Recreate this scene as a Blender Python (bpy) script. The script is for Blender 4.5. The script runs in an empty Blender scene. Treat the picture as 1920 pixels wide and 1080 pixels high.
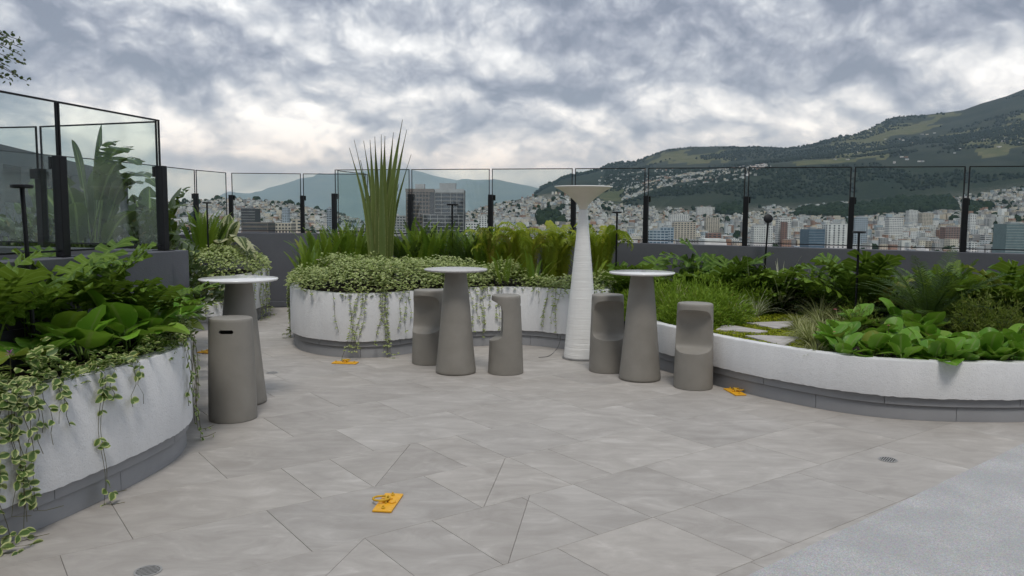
import bpy, math, random
import numpy as np
from mathutils import Vector, Matrix

# ---------------------------------------------------------------- camera
F, TH, RO, H = 1470.0, 0.0922, 0.0068, 1.6544
S = bpy.context.scene
COL = S.collection
cam_d = bpy.data.cameras.new('camera')
cam_d.lens = F / 1920 * 36; cam_d.sensor_width = 36
cam_d.clip_start = 0.05; cam_d.clip_end = 60000
cam = bpy.data.objects.new('camera', cam_d); COL.objects.link(cam)
cam.matrix_world = Matrix.Translation((0, 0, H)) @ (Matrix.Rotation(math.pi/2 - TH, 4, 'X') @ Matrix.Rotation(RO, 4, 'Z'))
S.camera = cam

# ---------------------------------------------------------------- light
SUN_EL, SUN_AZ = math.radians(62), math.radians(172)      # azimuth clockwise from +Y
w = bpy.data.worlds.new('World'); S.world = w; w.use_nodes = True
try: w.cycles.sampling_method = 'MANUAL'; w.cycles.sample_map_resolution = 512
except Exception: pass
nt = w.node_tree; N = nt.nodes; L = nt.links; N.clear()
def nd(t, **k):
    n = N.new(t)
    for a, b in k.items(): setattr(n, a, b)
    return n
def mth(op, a, b=None, c=None, clamp=False):
    n = nd('ShaderNodeMath', operation=op); n.use_clamp = clamp
    for i, v in enumerate((a, b, c)):
        if v is None: continue
        if isinstance(v, (int, float)): n.inputs[i].default_value = v
        else: L.new(v, n.inputs[i])
    return n.outputs[0]
def ramp(fac, stops, interp='LINEAR'):
    n = nd('ShaderNodeValToRGB'); cr = n.color_ramp; cr.interpolation = interp
    while len(cr.elements) < len(stops): cr.elements.new(0.5)
    for e, (p, c) in zip(cr.elements, stops):
        e.position = p; e.color = (*c, 1) if len(c) == 3 else c
    if fac is not None: L.new(fac, n.inputs[0])
    return n.outputs[0]
def noise(vec, scale, detail=6, rough=.55, dist=0.0):
    n = nd('ShaderNodeTexNoise'); n.inputs['Scale'].default_value = scale
    n.inputs['Detail'].default_value = detail; n.inputs['Roughness'].default_value = rough
    n.inputs['Distortion'].default_value = dist
    if vec is not None: L.new(vec, n.inputs['Vector'])
    return n
tc = nd('ShaderNodeTexCoord')
sp = nd('ShaderNodeSeparateXYZ'); L.new(tc.outputs['Generated'], sp.inputs[0])
dx, dy, dz = sp.outputs
zc = mth('MAXIMUM', dz, 0.0)
SK = (3.0, 1.5, 1.0, 5.0); SKYB = .46
DECK = [(250,110,260,110,-.24),(60,40,200,80,-.14),(480,200,110,60,-.10),(900,40,140,45,-.20),(1180,30,170,60,-.18),(1450,90,260,75,-.30),(1560,160,150,50,-.16),(600,215,90,26,-.22),(800,215,130,24,-.22),
        (1020,150,110,50,-.12),(1830,70,130,90,-.06),(640,130,150,80,.12),(480,270,260,40,.20),(830,110,90,50,.10),(1220,190,110,40,.22),(1420,240,180,45,.20),(1780,190,90,30,.28),(500,275,430,50,.30),(1150,290,260,35,.10)]
rxy = mth('SQRT', mth('ADD', mth('ADD', mth('MULTIPLY', dx, dx), mth('MULTIPLY', dy, dy)), 1e-6))
az = mth('ARCTAN2', dx, dy); el = mth('DIVIDE', zc, mth('MAXIMUM', rxy, .25))
ey = mth('MULTIPLY', mth('LOGARITHM', mth('ADD', el, .22), 2.718282), .36)
cb = nd('ShaderNodeCombineXYZ'); L.new(mth('DIVIDE', dx, rxy), cb.inputs[0]); L.new(mth('DIVIDE', dy, rxy), cb.inputs[1]); L.new(ey, cb.inputs[2])
pv = cb.outputs[0]                                        # on a cylinder round the zenith: no seam
def vm(op, a, b=None, c=None):
    n = nd('ShaderNodeVectorMath', operation=op)
    for i, q in enumerate((a, b, c)):
        if q is None: continue
        if isinstance(q, tuple): n.inputs[i].default_value = q
        else: L.new(q, n.inputs[i])
    return n.outputs[0]
wn = noise(vm('MULTIPLY_ADD', pv, (5, 5, 9), (SK[0], 1, 2)), 1.0, 4, .55).outputs['Color']
warp = vm('SUBTRACT', wn, (.5, .5, .5)); wsep = nd('ShaderNodeSeparateXYZ'); L.new(warp, wsep.inputs[0]); W1, W2 = wsep.outputs[0], wsep.outputs[1]
lum = None                                               # where the deck is heavy and where it thins
for (x, y, rx, ry, am) in DECK:
    a_, e_ = (x-960)/1470, (404-y)/1470
    u = mth('MULTIPLY', mth('ADD', az, mth('MULTIPLY_ADD', W1, .20, -a_)), 1470/rx); w_ = mth('MULTIPLY', mth('ADD', el, mth('MULTIPLY_ADD', W2, .12, -e_)), 1470/ry)
    g_ = mth('MULTIPLY', mth('EXPONENT', mth('MULTIPLY', mth('ADD', mth('MULTIPLY', u, u), mth('MULTIPLY', w_, w_)), -1.0)), am)
    lum = g_ if lum is None else mth('ADD', lum, g_)
def fb(sc, off, det, rough=.5, wamt=0.0):
    p = vm('MULTIPLY_ADD', pv, sc, off)
    if wamt: p = vm('MULTIPLY_ADD', warp, (wamt,)*3, p)
    return noise(p, 1.0, det, rough).outputs['Fac']
def bil(off):
    t = None; am = 1.0; p = vm('MULTIPLY_ADD', warp, (.55,)*3, vm('MULTIPLY_ADD', pv, (6.6, 6.6, 9.5), off))
    for o_ in range(6):
        q = mth('MULTIPLY', mth('ABSOLUTE', mth('SUBTRACT', noise(p, 2.0**o_, 0, .5).outputs['Fac'], .5)), am*2*.8/2.2)
        t = q if t is None else mth('ADD', t, q); am *= .57
    return t
B1 = bil((SK[1], 2.2, 4.0)); B1b = bil((SK[1]+.05, 2.2, 4.16))
R1 = fb((6, 6, 9), (SK[2], 2, 1), 4, .5, .9); R1b = fb((6, 6, 9), (SK[2]+.05, 2, 1.22), 4, .5, .9)
LF = fb((6, 6, 9), (SK[3], 2, 3), 7, .58, .5)
v = mth('MULTIPLY', mth('SUBTRACT', LF, .5), .34)
v = mth('ADD', v, mth('MULTIPLY', mth('SUBTRACT', R1, R1b), 1.45))
v = mth('ADD', v, mth('MULTIPLY', mth('SUBTRACT', B1, .2), 1.0))
v = mth('ADD', v, mth('MULTIPLY', mth('SUBTRACT', B1, B1b), 1.75))
v = mth('ADD', mth('ADD', v, lum), SKYB)
CLOUD = ramp(v, [(0.0, (.15, .17, .225)), (.22, (.235, .26, .325)), (.42, (.355, .39, .45)), (.60, (.52, .555, .60)), (.80, (.71, .75, .785)), (1.0, (.90, .95, .975))])
hz = nd('ShaderNodeMapRange'); L.new(dz, hz.inputs[0]); hz.inputs[1].default_value = 0.0; hz.inputs[2].default_value = 0.085
hz.inputs[3].default_value = 0.5; hz.inputs[4].default_value = 0.0; hz.interpolation_type = 'SMOOTHSTEP'
mixh = nd('ShaderNodeMix', data_type='RGBA'); L.new(hz.outputs[0], mixh.inputs[0]); L.new(CLOUD, mixh.inputs[6])
mixh.inputs[7].default_value = (.64, .71, .76, 1)
sky = nd('ShaderNodeTexSky', sky_type='NISHITA'); sky.sun_disc = False
sky.sun_elevation = SUN_EL; sky.sun_rotation = SUN_AZ
b1 = nd('ShaderNodeBackground'); L.new(sky.outputs[0], b1.inputs[0]); b1.inputs[1].default_value = .06
b2 = nd('ShaderNodeBackground'); L.new(mixh.outputs[2], b2.inputs[0]); b2.inputs[1].default_value = 1.15
ms = nd('ShaderNodeMixShader'); ms.inputs[0].default_value = .93
L.new(b1.outputs[0], ms.inputs[1]); L.new(b2.outputs[0], ms.inputs[2])
wo = nd('ShaderNodeOutputWorld'); L.new(ms.outputs[0], wo.inputs[0])

sd = bpy.data.lights.new('sun', 'SUN'); sd.energy = 1.25; sd.angle = math.radians(16); sd.color = (1, .965, .91)
so = bpy.data.objects.new('sun', sd); COL.objects.link(so)
sdir = Vector((math.sin(SUN_AZ)*math.cos(SUN_EL), math.cos(SUN_AZ)*math.cos(SUN_EL), math.sin(SUN_EL)))
so.rotation_euler = sdir.to_track_quat('Z', 'Y').to_euler(); so.location = (-2, -6, 20)

S.view_settings.view_transform = 'Standard'; S.view_settings.look = 'None'
S.view_settings.exposure = 0.46; S.view_settings.gamma = 1; S.view_settings.use_curve_mapping = False
S.render.engine = 'CYCLES'
S.cycles.max_bounces = 8; S.cycles.transparent_max_bounces = 24; S.cycles.volume_bounces = 0
S.cycles.use_denoising = True

HAZE = 3.4e-5                                   # density of the air, per metre
R = random.Random(11); RN = np.random.default_rng(5)

# ---------------------------------------------------------------- helpers
def ray(px, py):
    c, s = math.cos(RO), math.sin(RO); ax, ay = px-960, py-540
    X = c*ax + s*ay; Y = -s*ax + c*ay
    return Vector((X, F*math.cos(TH) - Y*math.sin(TH), -F*math.sin(TH) - Y*math.cos(TH)))
def G(px, py, z=0.0):                       # point where the sight line meets height z
    d = ray(px, py); k = (z-H)/d.z
    return Vector((d.x*k, d.y*k, z))
def P(px, py, Y):                           # point on the sight line at depth Y
    d = ray(px, py); k = Y/d.y
    return Vector((d.x*k, Y, H + d.z*k))

def tag(o, label=None, cat=None, group=None, kind=None):
    if label: o['label'] = label
    if cat: o['category'] = cat
    if group: o['group'] = group
    if kind: o['kind'] = kind
    return o
def empty(name, loc=(0, 0, 0), rz=0.0):
    o = bpy.data.objects.new(name, None); COL.objects.link(o); o.location = loc; o.rotation_euler = (0, 0, rz)
    o.empty_display_size = .1
    return o
def link(name, me, parent=None, loc=None, rot=None, scale=None):
    o = bpy.data.objects.new(name, me); COL.objects.link(o)
    if parent is not None: o.parent = parent
    if loc is not None: o.location = loc
    if rot is not None: o.rotation_euler = rot
    if scale is not None: o.scale = scale if hasattr(scale, '__len__') else (scale,)*3
    return o
def mesh(name, V, Fc, mat, uv=None, smooth=False, sharp=None, rnd=None):
    me = bpy.data.meshes.new(name)
    me.from_pydata([tuple(v) for v in V], [], [tuple(f) for f in Fc])
    if mat is not None: me.materials.append(mat)
    if uv is not None:
        ul = me.uv_layers.new(name='UVMap')
        vi = np.empty(len(me.loops), int); me.loops.foreach_get('vertex_index', vi)
        ul.data.foreach_set('uv', np.asarray(uv, float)[vi].ravel())
    if smooth:
        me.shade_smooth()
        if sharp: me.set_sharp_from_angle(angle=math.radians(sharp))
    me.update()
    return me
def obj(name, V, Fc, mat, parent=None, **k):
    loc = k.pop('loc', None); rot = k.pop('rot', None)
    return link(name, mesh(name, V, Fc, mat, **k), parent, loc, rot)
class MB:                                    # gathers shapes into one mesh
    def __init__(s): s.v = []; s.f = []; s.uv = []
    def add(s, V, Fc, uv=None):
        b = len(s.v); s.v += [tuple(v) for v in V]; s.f += [tuple(i+b for i in f) for f in Fc]
        s.uv += [tuple(u) for u in uv] if uv is not None else [(0, 0)]*len(V)
    def box(s, x0, x1, y0, y1, z0, z1):
        s.add([(x0,y0,z0),(x1,y0,z0),(x1,y1,z0),(x0,y1,z0),(x0,y0,z1),(x1,y0,z1),(x1,y1,z1),(x0,y1,z1)],
              [(0,3,2,1),(4,5,6,7),(0,1,5,4),(1,2,6,5),(2,3,7,6),(3,0,4,7)])
    def bar(s, A, B, wx, wz):                # box along A->B, width wx (horizontal) and wz
        A, B = Vector(A), Vector(B); d = (B-A).normalized()
        up = Vector((0, 0, 1)) if abs(d.z) < .9 else Vector((1, 0, 0))
        r = d.cross(up).normalized(); u = r.cross(d)
        V = [p + r*a*wx/2 + u*b*wz/2 for p in (A, B) for a, b in ((-1,-1),(1,-1),(1,1),(-1,1))]
        s.add(V, [(0,1,2,3),(7,6,5,4),(0,4,5,1),(1,5,6,2),(2,6,7,3),(3,7,4,0)])
    def tube(s, pts, rad, n=5):
        pts = [Vector(p) for p in pts]; V = []
        for i, p in enumerate(pts):
            d = (pts[min(i+1, len(pts)-1)] - pts[max(i-1, 0)]).normalized()
            a = d.orthogonal().normalized() if abs(d.z) > .95 else d.cross(Vector((0,0,1))).normalized(); b = d.cross(a)
            r = rad[i] if hasattr(rad, '__len__') else rad
            V += [p + (a*math.cos(2*math.pi*k/n) + b*math.sin(2*math.pi*k/n))*r for k in range(n)]
        Fc = [(i*n+k, i*n+(k+1)%n, (i+1)*n+(k+1)%n, (i+1)*n+k) for i in range(len(pts)-1) for k in range(n)]
        Fc += [tuple(range(n))[::-1], tuple(range((len(pts)-1)*n, len(pts)*n))]
        s.add(V, Fc)
    def lathe(s, prof, n=48, c=(0, 0, 0), cap=True):
        V = [(c[0]+r*math.cos(2*math.pi*k/n), c[1]+r*math.sin(2*math.pi*k/n), c[2]+z) for r, z in prof for k in range(n)]
        Fc = [(i*n+k, i*n+(k+1)%n, (i+1)*n+(k+1)%n, (i+1)*n+k) for i in range(len(prof)-1) for k in range(n)]
        if cap: Fc += [tuple(range(n))[::-1], tuple(range((len(prof)-1)*n, len(prof)*n))]
        s.add(V, Fc)
    def mesh(s, name, mat, **k): return mesh(name, s.v, s.f, mat, uv=s.uv, **k)
    def obj(s, name, mat, parent=None, **k):
        loc = k.pop('loc', None); rot = k.pop('rot', None)
        return link(name, s.mesh(name, mat, **k), parent, loc, rot)
def bevel(o, wd=.004, seg=2):
    m = o.modifiers.new('bevel', 'BEVEL'); m.width = wd; m.segments = seg; m.limit_method = 'ANGLE'; m.angle_limit = math.radians(40)
    return o

def cloud(name, tmpl, Rm, T, mat, parent=None, kind=None, rnd=None):
    """many small copies of a template joined in one mesh; tmpl = (V, quads, uv per vertex)"""
    V0, F0, U0 = (np.asarray(a) for a in tmpl)
    k, n, m = len(T), len(V0), len(F0); q = F0.shape[1]
    V = (np.einsum('kij,nj->kni', Rm, V0) + np.asarray(T)[:, None, :]).reshape(-1, 3)
    Fc = (F0[None] + (np.arange(k)*n)[:, None, None]).reshape(-1)
    me = bpy.data.meshes.new(name)
    me.vertices.add(k*n); me.vertices.foreach_set('co', V.astype(np.float32).ravel())
    me.loops.add(len(Fc)); me.loops.foreach_set('vertex_index', Fc.astype(np.int32))
    me.polygons.add(k*m); me.polygons.foreach_set('loop_start', np.arange(0, k*m*q, q, dtype=np.int32))
    ul = me.uv_layers.new(name='UVMap')
    ul.data.foreach_set('uv', np.tile(U0[F0.reshape(-1)].ravel(), k).astype(np.float32))
    if rnd is None: rnd = RN.random(k)
    at = me.attributes.new('rnd', 'FLOAT', 'POINT'); at.data.foreach_set('value', np.repeat(rnd, n).astype(np.float32))
    me.materials.append(mat); me.update(calc_edges=True); me.validate()
    o = link(name, me, parent)
    if kind: o['kind'] = kind
    return o
def basis(D, U, sc):
    """rotations whose local +Y is D and whose local +Z is near U, times a scale"""
    D = D/np.linalg.norm(D, axis=1, keepdims=True)
    X = np.cross(D, U); X /= np.linalg.norm(X, axis=1, keepdims=True)+1e-9
    Z = np.cross(X, D)
    return np.stack([X, D, Z], axis=2)*np.asarray(sc).reshape(-1, 1, 1)
def blade(Lg, Wd, n, prof, fold=.15, curl=0.0, lift=0.0, wave=0.0, up0=0.0):
    """leaf blade along +Y: three points a row; curl bends it down, up0 is the first slope"""
    V = []; U = []; y = z = 0.0; a = up0; seg = Lg/n
    for i in range(n+1):
        t = i/n; wdt = Wd/2*prof(t)
        wv = wave*math.sin(t*17)
        V += [(-wdt, y, z + abs(wdt)*fold + wv), (0, y, z), (wdt, y, z + abs(wdt)*fold - wv)]
        U += [(0, t), (.5, t), (1, t)]
        a -= curl/n; y += seg*math.cos(a); z += seg*math.sin(a)
    Fc = []
    for i in range(n):
        b = i*3; Fc += [(b, b+1, b+4, b+3), (b+1, b+2, b+5, b+4)]
    return V, Fc, U
oval = lambda t: max(.03, math.sin(math.pi*min(1, t*.98+.01))**.75)
SM = ([(0,0,0),(-.30,.28,.07),(-.27,.68,.06),(0,1,-.06),(.27,.68,.06),(.30,.28,.07)], [(0,1,2,3),(0,3,4,5)], [(.5,0),(0,.28),(0,.68),(.5,1),(1,.68),(1,.28)])
SLIM = ([(0,0,0),(-.10,.4,.02),(0,1,-.12),(.10,.4,.02)], [(0,1,2,3)], [(.5,0),(0,.4),(.5,1),(1,.4)])

def catmull(pts, m=8):
    pts = [Vector(p).to_3d() for p in pts]; out = []
    q = [pts[0]*2-pts[1]] + pts + [pts[-1]*2-pts[-2]]
    for i in range(1, len(q)-2):
        a, b, c, d = q[i-1:i+3]
        for k in range(m):
            t = k/m
            out.append(.5*((2*b) + (c-a)*t + (2*a-5*b+4*c-d)*t*t + (3*b-a-3*c+d)*t**3))
    out.append(pts[-1]); return out
def resample(pts, step):
    out = [pts[0]]; acc = 0
    for a, b in zip(pts, pts[1:]):
        l = (b-a).length; t = step-acc
        while t <= l: out.append(a.lerp(b, t/l)); t += step
        acc = (acc + l) % step
    return out
def offs(pts, d):                            # d > 0: to the right of the walking direction
    out = []
    for i, p in enumerate(pts):
        t = (pts[min(i+1, len(pts)-1)]-pts[max(i-1, 0)]).normalized()
        out.append(p + Vector((t.y, -t.x, 0))*d)
    return out
def inside(poly, x, y):
    r = False; j = len(poly)-1
    for i in range(len(poly)):
        a, b = poly[i], poly[j]
        if (a[1] > y) != (b[1] > y) and x < (b[0]-a[0])*(y-a[1])/(b[1]-a[1])+a[0]: r = not r
        j = i
    return r

# ---------------------------------------------------------------- materials
def newmat(name):
    global N, L
    m = bpy.data.materials.new(name); m.use_nodes = True; N = m.node_tree.nodes; L = m.node_tree.links; N.clear()
    out = nd('ShaderNodeOutputMaterial'); return m, out
def col(c): return (*c, 1)
def mixc(fac, a, b, mode='MIX'):
    n = nd('ShaderNodeMix', data_type='RGBA', blend_type=mode)
    for i, v in ((0, fac), (6, a), (7, b)):
        if isinstance(v, (tuple, list)): n.inputs[i].default_value = col(v)
        elif isinstance(v, (int, float)): n.inputs[i].default_value = v
        else: L.new(v, n.inputs[i])
    return n.outputs[2]
def pbr(out, base, rough=.6, bump=None, bstr=.3, bdist=.01, spec=.5, metal=0, coat=0):
    p = nd('ShaderNodeBsdfPrincipled')
    if isinstance(base, (tuple, list)): p.inputs['Base Color'].default_value = col(base)
    else: L.new(base, p.inputs['Base Color'])
    if isinstance(rough, (int, float)): p.inputs['Roughness'].default_value = rough
    else: L.new(rough, p.inputs['Roughness'])
    p.inputs['Metallic'].default_value = metal; p.inputs['Specular IOR Level'].default_value = spec
    p.inputs['Coat Weight'].default_value = coat
    if bump is not None:
        b = nd('ShaderNodeBump'); b.inputs['Strength'].default_value = bstr; b.inputs['Distance'].default_value = bdist
        L.new(bump, b.inputs['Height']); L.new(b.outputs[0], p.inputs['Normal'])
    L.new(p.outputs[0], out.inputs[0]); return p
def ocoord(which='Object'):
    return nd('ShaderNodeTexCoord').outputs[which]
def mapping(vec, scale=(1,1,1), rot=(0,0,0)):
    m = nd('ShaderNodeMapping'); L.new(vec, m.inputs[0]); m.inputs['Scale'].default_value = scale; m.inputs['Rotation'].default_value = rot
    return m.outputs[0]
def posn(): return nd('ShaderNodeNewGeometry').outputs['Position']

def m_simple(name, c, rough=.6, var=.1, scale=3, bscale=120, bstr=.1, spec=.5, coat=0, metal=0):
    m, out = newmat(name); v = posn()
    n1 = noise(v, scale, 5).outputs['Fac']
    c2 = tuple(x*(1-var*2) for x in c); c1 = tuple(min(1, x*(1+var)) for x in c)
    pbr(out, ramp(n1, [(.3, c2), (.7, c1)]), rough, noise(v, bscale, 3).outputs['Fac'], bstr, .002, spec, metal, coat)
    return m
def m_stucco():   # fine spatter render
    m, out = newmat('white_stucco'); v = posn()
    a = noise(v, 95, 4, .6).outputs['Fac']; b = noise(v, 30, 3, .5).outputs['Fac']; c = noise(v, 240, 2).outputs['Fac']
    dr = noise(mapping(v, (22, 22, .8)), 1.0, 4, .6).outputs['Fac']
    h = mth('ADD', mth('ADD', a, mth('MULTIPLY', b, .5)), mth('MULTIPLY', c, .35))
    st = noise(mapping(v, (2.5, 2.5, .7)), 1.4, 5, .6).outputs['Fac']
    base = ramp(st, [(.3, (.62, .625, .635)), (.55, (.68, .684, .69)), (.8, (.72, .72, .722))])
    base = mixc(ramp(mth('MULTIPLY', a, 1), [(.30, (1,1,1)), (.42, (0,0,0))]), base, (.56, .57, .585))
    base = mixc(mth('MULTIPLY', ramp(dr, [(.56, (0,0,0)), (.75, (1,1,1))]), .13), base, (.55, .55, .53))
    pbr(out, base, .85, h, .6, .007, .25)
    return m
def m_plinth():
    m, out = newmat('grey_plinth_tile'); v = posn()
    o = nd('ShaderNodeObjectInfo')
    n1 = noise(v, 2.2, 5, .6).outputs['Fac']
    base = ramp(n1, [(.3, (.255, .26, .274)), (.7, (.315, .32, .334))])
    base = mixc(mth('MULTIPLY', o.outputs['Random'], .3), base, (.27, .275, .285))
    pbr(out, base, .6, noise(v, 200, 2).outputs['Fac'], .08, .002, .4)
    return m
def m_wall():
    m, out = newmat('grey_render'); v = posn()
    n1 = noise(v, 1.1, 6, .65).outputs['Fac']; n2 = noise(mapping(v, (3, 3, .5)), 2, 4).outputs['Fac']
    base = mixc(mth('MULTIPLY', n2, .5), ramp(n1, [(.3, (.088, .093, .108)), (.7, (.124, .129, .143))]), (.10, .104, .116))
    h = mth('ADD', noise(v, 90, 4).outputs['Fac'], noise(v, 22, 2).outputs['Fac'])
    pbr(out, base, .85, h, .35, .006, .25)
    return m
def m_tile():
    m, out = newmat('grey_stone_tile')
    oi = nd('ShaderNodeObjectInfo'); r = oi.outputs['Random']
    v0 = ocoord('Object'); off = nd('ShaderNodeVectorMath', operation='ADD'); L.new(v0, off.inputs[0])
    cx = nd('ShaderNodeCombineXYZ'); L.new(mth('MULTIPLY', r, 37.0), cx.inputs[0]); L.new(mth('MULTIPLY', r, 91.0), cx.inputs[1]); L.new(mth('MULTIPLY', r, 13.0), cx.inputs[2])
    L.new(cx.outputs[0], off.inputs[1]); v = off.outputs[0]
    vm = mapping(v, (1, 2.0, 1), (0, 0, math.radians(28)))
    vein = noise(vm, 2.6, 9, .66, 1.1).outputs['Fac']; cl = noise(v, 1.1, 5, .55, .8).outputs['Fac']; fine = noise(v, 26, 4, .6).outputs['Fac']
    base = ramp(vein, [(.30, (.25, .23, .21)), (.44, (.33, .308, .285)), (.52, (.392, .368, .343)), (.59, (.45, .425, .398)), (.68, (.58, .556, .526))])
    base = mixc(.5, base, ramp(cl, [(.3, (.30, .278, .254)), (.7, (.45, .425, .396))]))
    base = mixc(mth('MULTIPLY', fine, .3), base, (.33, .31, .285))
    tint = ramp(r, [(0, (.94, .935, .93)), (.3, (.98, .983, .987)), (.7, (1.02, 1.014, 1.005)), (1, (1.06, 1.065, 1.07))])
    base = mixc(1.0, base, tint, 'MULTIPLY')
    # light soiling that follows the terrace, not the tiles
    dirt = noise(posn(), .55, 6, .6).outputs['Fac']
    base = mixc(mth('MULTIPLY', ramp(dirt, [(.5, (0,0,0)), (.75, (1,1,1))]), .35), base, (.27, .25, .228))
    rg = ramp(cl, [(.3, (.52,)*3), (.7, (.66,)*3)])
    pbr(out, base, rg, mth('ADD', fine, vein), .10, .003, .42)
    return m
def m_terrazzo():
    m, out = newmat('pale_granite'); v = posn()
    vo = nd('ShaderNodeTexVoronoi'); L.new(v, vo.inputs['Vector']); vo.inputs['Scale'].default_value = 160
    s1 = noise(v, 150, 3, .7).outputs['Fac']; s2 = noise(v, 2.2, 5, .6).outputs['Fac']
    base = ramp(s1, [(.32, (.25, .25, .248)), (.47, (.405, .403, .40)), (.6, (.49, .487, .485)), (.72, (.65, .648, .645))])
    base = mixc(mth('MULTIPLY', ramp(s2, [(.42, (1,1,1)), (.62, (0,0,0))]), .55), base, (.30, .30, .30))
    base = mixc(.22, base, vo.outputs['Color'], 'SOFT_LIGHT')
    pbr(out, base, .55, s1, .15, .003, .4)
    return m
def leafm(name, c1, c2, edge=None, e0=.45, e1=.7, rough=.42, trans=.28, rib=None, back=None, spec=.4, tip=None):
    m, out = newmat(name)
    at = nd('ShaderNodeAttribute'); at.attribute_name = 'rnd'
    oi = nd('ShaderNodeObjectInfo'); r = mth('FRACT', mth('ADD', at.outputs['Fac'], oi.outputs['Random']))
    uv = nd('ShaderNodeUVMap').outputs[0]; s = nd('ShaderNodeSeparateXYZ'); L.new(uv, s.inputs[0])
    t = mth('ABSOLUTE', mth('SUBTRACT', mth('MULTIPLY', s.outputs[0], 2), 1))
    v = posn(); n1 = noise(v, 35, 3).outputs['Fac']; n2 = noise(v, 1.6, 3).outputs['Fac']
    base = mixc(r, c1, c2)
    base = mixc(mth('MULTIPLY', n2, .5), base, tuple(x*.72 for x in c1))
    base = mixc(ramp(r, [(.95, (0,0,0)), (.99, (.6,.6,.6))]), base, (.24, .19, .05))
    if rib: base = mixc(ramp(t, [(.05, (1,1,1)), (.14, (0,0,0))]), base, rib)
    if edge:
        e = ramp(mth('ADD', t, mth('MULTIPLY', mth('SUBTRACT', n1, .5), .9)), [(e0, (0,0,0)), (e1, (1,1,1))])
        base = mixc(e, base, edge)
    if tip: base = mixc(ramp(s.outputs[1], [(.80, (0,0,0)), (.98, (1,1,1))]), base, tip)
    p = nd('ShaderNodeBsdfPrincipled'); L.new(base, p.inputs['Base Color']); p.inputs['Roughness'].default_value = rough
    p.inputs['Specular IOR Level'].default_value = spec
    b = nd('ShaderNodeBump'); b.inputs['Strength'].default_value = .25; b.inputs['Distance'].default_value = .004; L.new(n1, b.inputs['Height']); L.new(b.outputs[0], p.inputs['Normal'])
    tr = nd('ShaderNodeBsdfTranslucent'); L.new(mixc(.35, base, (.35, .5, .06)), tr.inputs[0])
    mx = nd('ShaderNodeMixShader'); mx.inputs[0].default_value = trans
    L.new(p.outputs[0], mx.inputs[1]); L.new(tr.outputs[0], mx.inputs[2]); L.new(mx.outputs[0], out.inputs[0])
    return m
def m_glass():
    m, out = newmat('clear_glass')
    t = nd('ShaderNodeBsdfTransparent'); t.inputs[0].default_value = (.925, .955, .945, 1)
    g = nd('ShaderNodeBsdfGlossy'); g.inputs[0].default_value = (1, 1, 1, 1); g.inputs['Roughness'].default_value = .01
    ge = nd('ShaderNodeNewGeometry'); dp = nd('ShaderNodeVectorMath', operation='DOT_PRODUCT'); L.new(ge.outputs['Normal'], dp.inputs[0]); L.new(ge.outputs['Incoming'], dp.inputs[1])
    fr = mth('ADD', mth('MULTIPLY', mth('POWER', mth('SUBTRACT', 1.0, mth('ABSOLUTE', dp.outputs['Value'])), 5.0), .42), .025)
    mx = nd('ShaderNodeMixShader'); L.new(fr, mx.inputs[0]); L.new(t.outputs[0], mx.inputs[1]); L.new(g.outputs[0], mx.inputs[2])
    L.new(mx.outputs[0], out.inputs[0]); return m

M = {}
M['stucco'] = m_stucco(); M['plinth'] = m_plinth(); M['wall'] = m_wall(); M['tile'] = m_tile(); M['terrazzo'] = m_terrazzo()
M['grout'] = m_simple('grey_grout', (.15, .142, .135), .9)
M['screed'] = m_simple('cement_screed', (.10, .097, .093), .9)
M['taupe'] = m_simple('taupe_plastic', (.262, .247, .220), .55, .05, 6, 400, .10, .35)
M['top_white'] = m_simple('white_laminate', (.74, .74, .735), .16, .02, 3, 300, .02, .5, .3)
M['top_grey'] = m_simple('pale_grey_laminate', (.50, .495, .485), .5, .1, 60, 260, .2, .4)
M['white_shell'] = m_simple('white_fibre_shell', (.78, .78, .76), .5, .03, 5, 90, .2, .4)
def m_ribbed():
    m, out = newmat('ribbed_white_shell'); v = posn()
    h = noise(mapping(v, (3, 3, 95)), 1.0, 3, .6).outputs['Fac']
    pbr(out, ramp(h, [(.3, (.74, .74, .72)), (.6, (.81, .81, .79))]), .55, h, .9, .006, .35); return m
M['ribbed'] = m_ribbed()
M['cream'] = m_simple('cream_shell', (.72, .665, .56), .5, .03, 5, 200, .05, .4)
M['black'] = m_simple('black_metal', (.009, .010, .012), .5, .1, 5, 300, .05, .28)
M['cable'] = m_simple('grey_cable', (.12, .12, .12), .6)
M['flat_dark'] = m_simple('flat_dark_tone', (.03, .028, .026), .7)  # near-black for painted contact shadows and the unseen facade windows
M['yellow'] = m_simple('yellow_paint', (.78, .40, .02), .45, .06, 40, 200, .25, .5)
M['yellow2'] = m_simple('worn_yellow_paint', (.60, .36, .015), .5, .15, 60, 200, .3, .5)
M['grate'] = m_simple('worn_grate', (.30, .30, .295), .5, .1, 60, 200, .1, .4)
M['steel'] = m_simple('steel', (.30, .30, .30), .4, .1, 20, 200, .1, .5, 0, .8)
M['hole_shade'] = m_simple('painted_hole_shade', (.01, .01, .01), .9)  # near-black that paints the shade inside holes
M['soil'] = m_simple('dark_soil', (.028, .021, .016), .95, .35, 20, 60, 1.0, .2)
M['moss'] = m_simple('yellow_green_moss', (.17, .22, .018), .9, .35, 9, 130, .9, .2)
M['stone'] = m_simple('pale_slab', (.44, .415, .40), .7, .12, 7, 90, .3, .3)
M['glass'] = m_glass()
M['vinca'] = leafm('variegated_leaf', (.060, .125, .022), (.125, .20, .040), edge=(.52, .57, .24), e0=.50, e1=.80, rough=.45, trans=.25)
M['vinca_far'] = leafm('small_variegated_leaf', (.17, .25, .05), (.32, .40, .11), edge=(.72, .75, .42), e0=.50, e1=.9, rough=.5, trans=.25)
M['stem'] = m_simple('vine_stem', (.09, .085, .03), .7)
M['twig'] = m_simple('brown_stem', (.10, .055, .03), .8)
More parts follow.
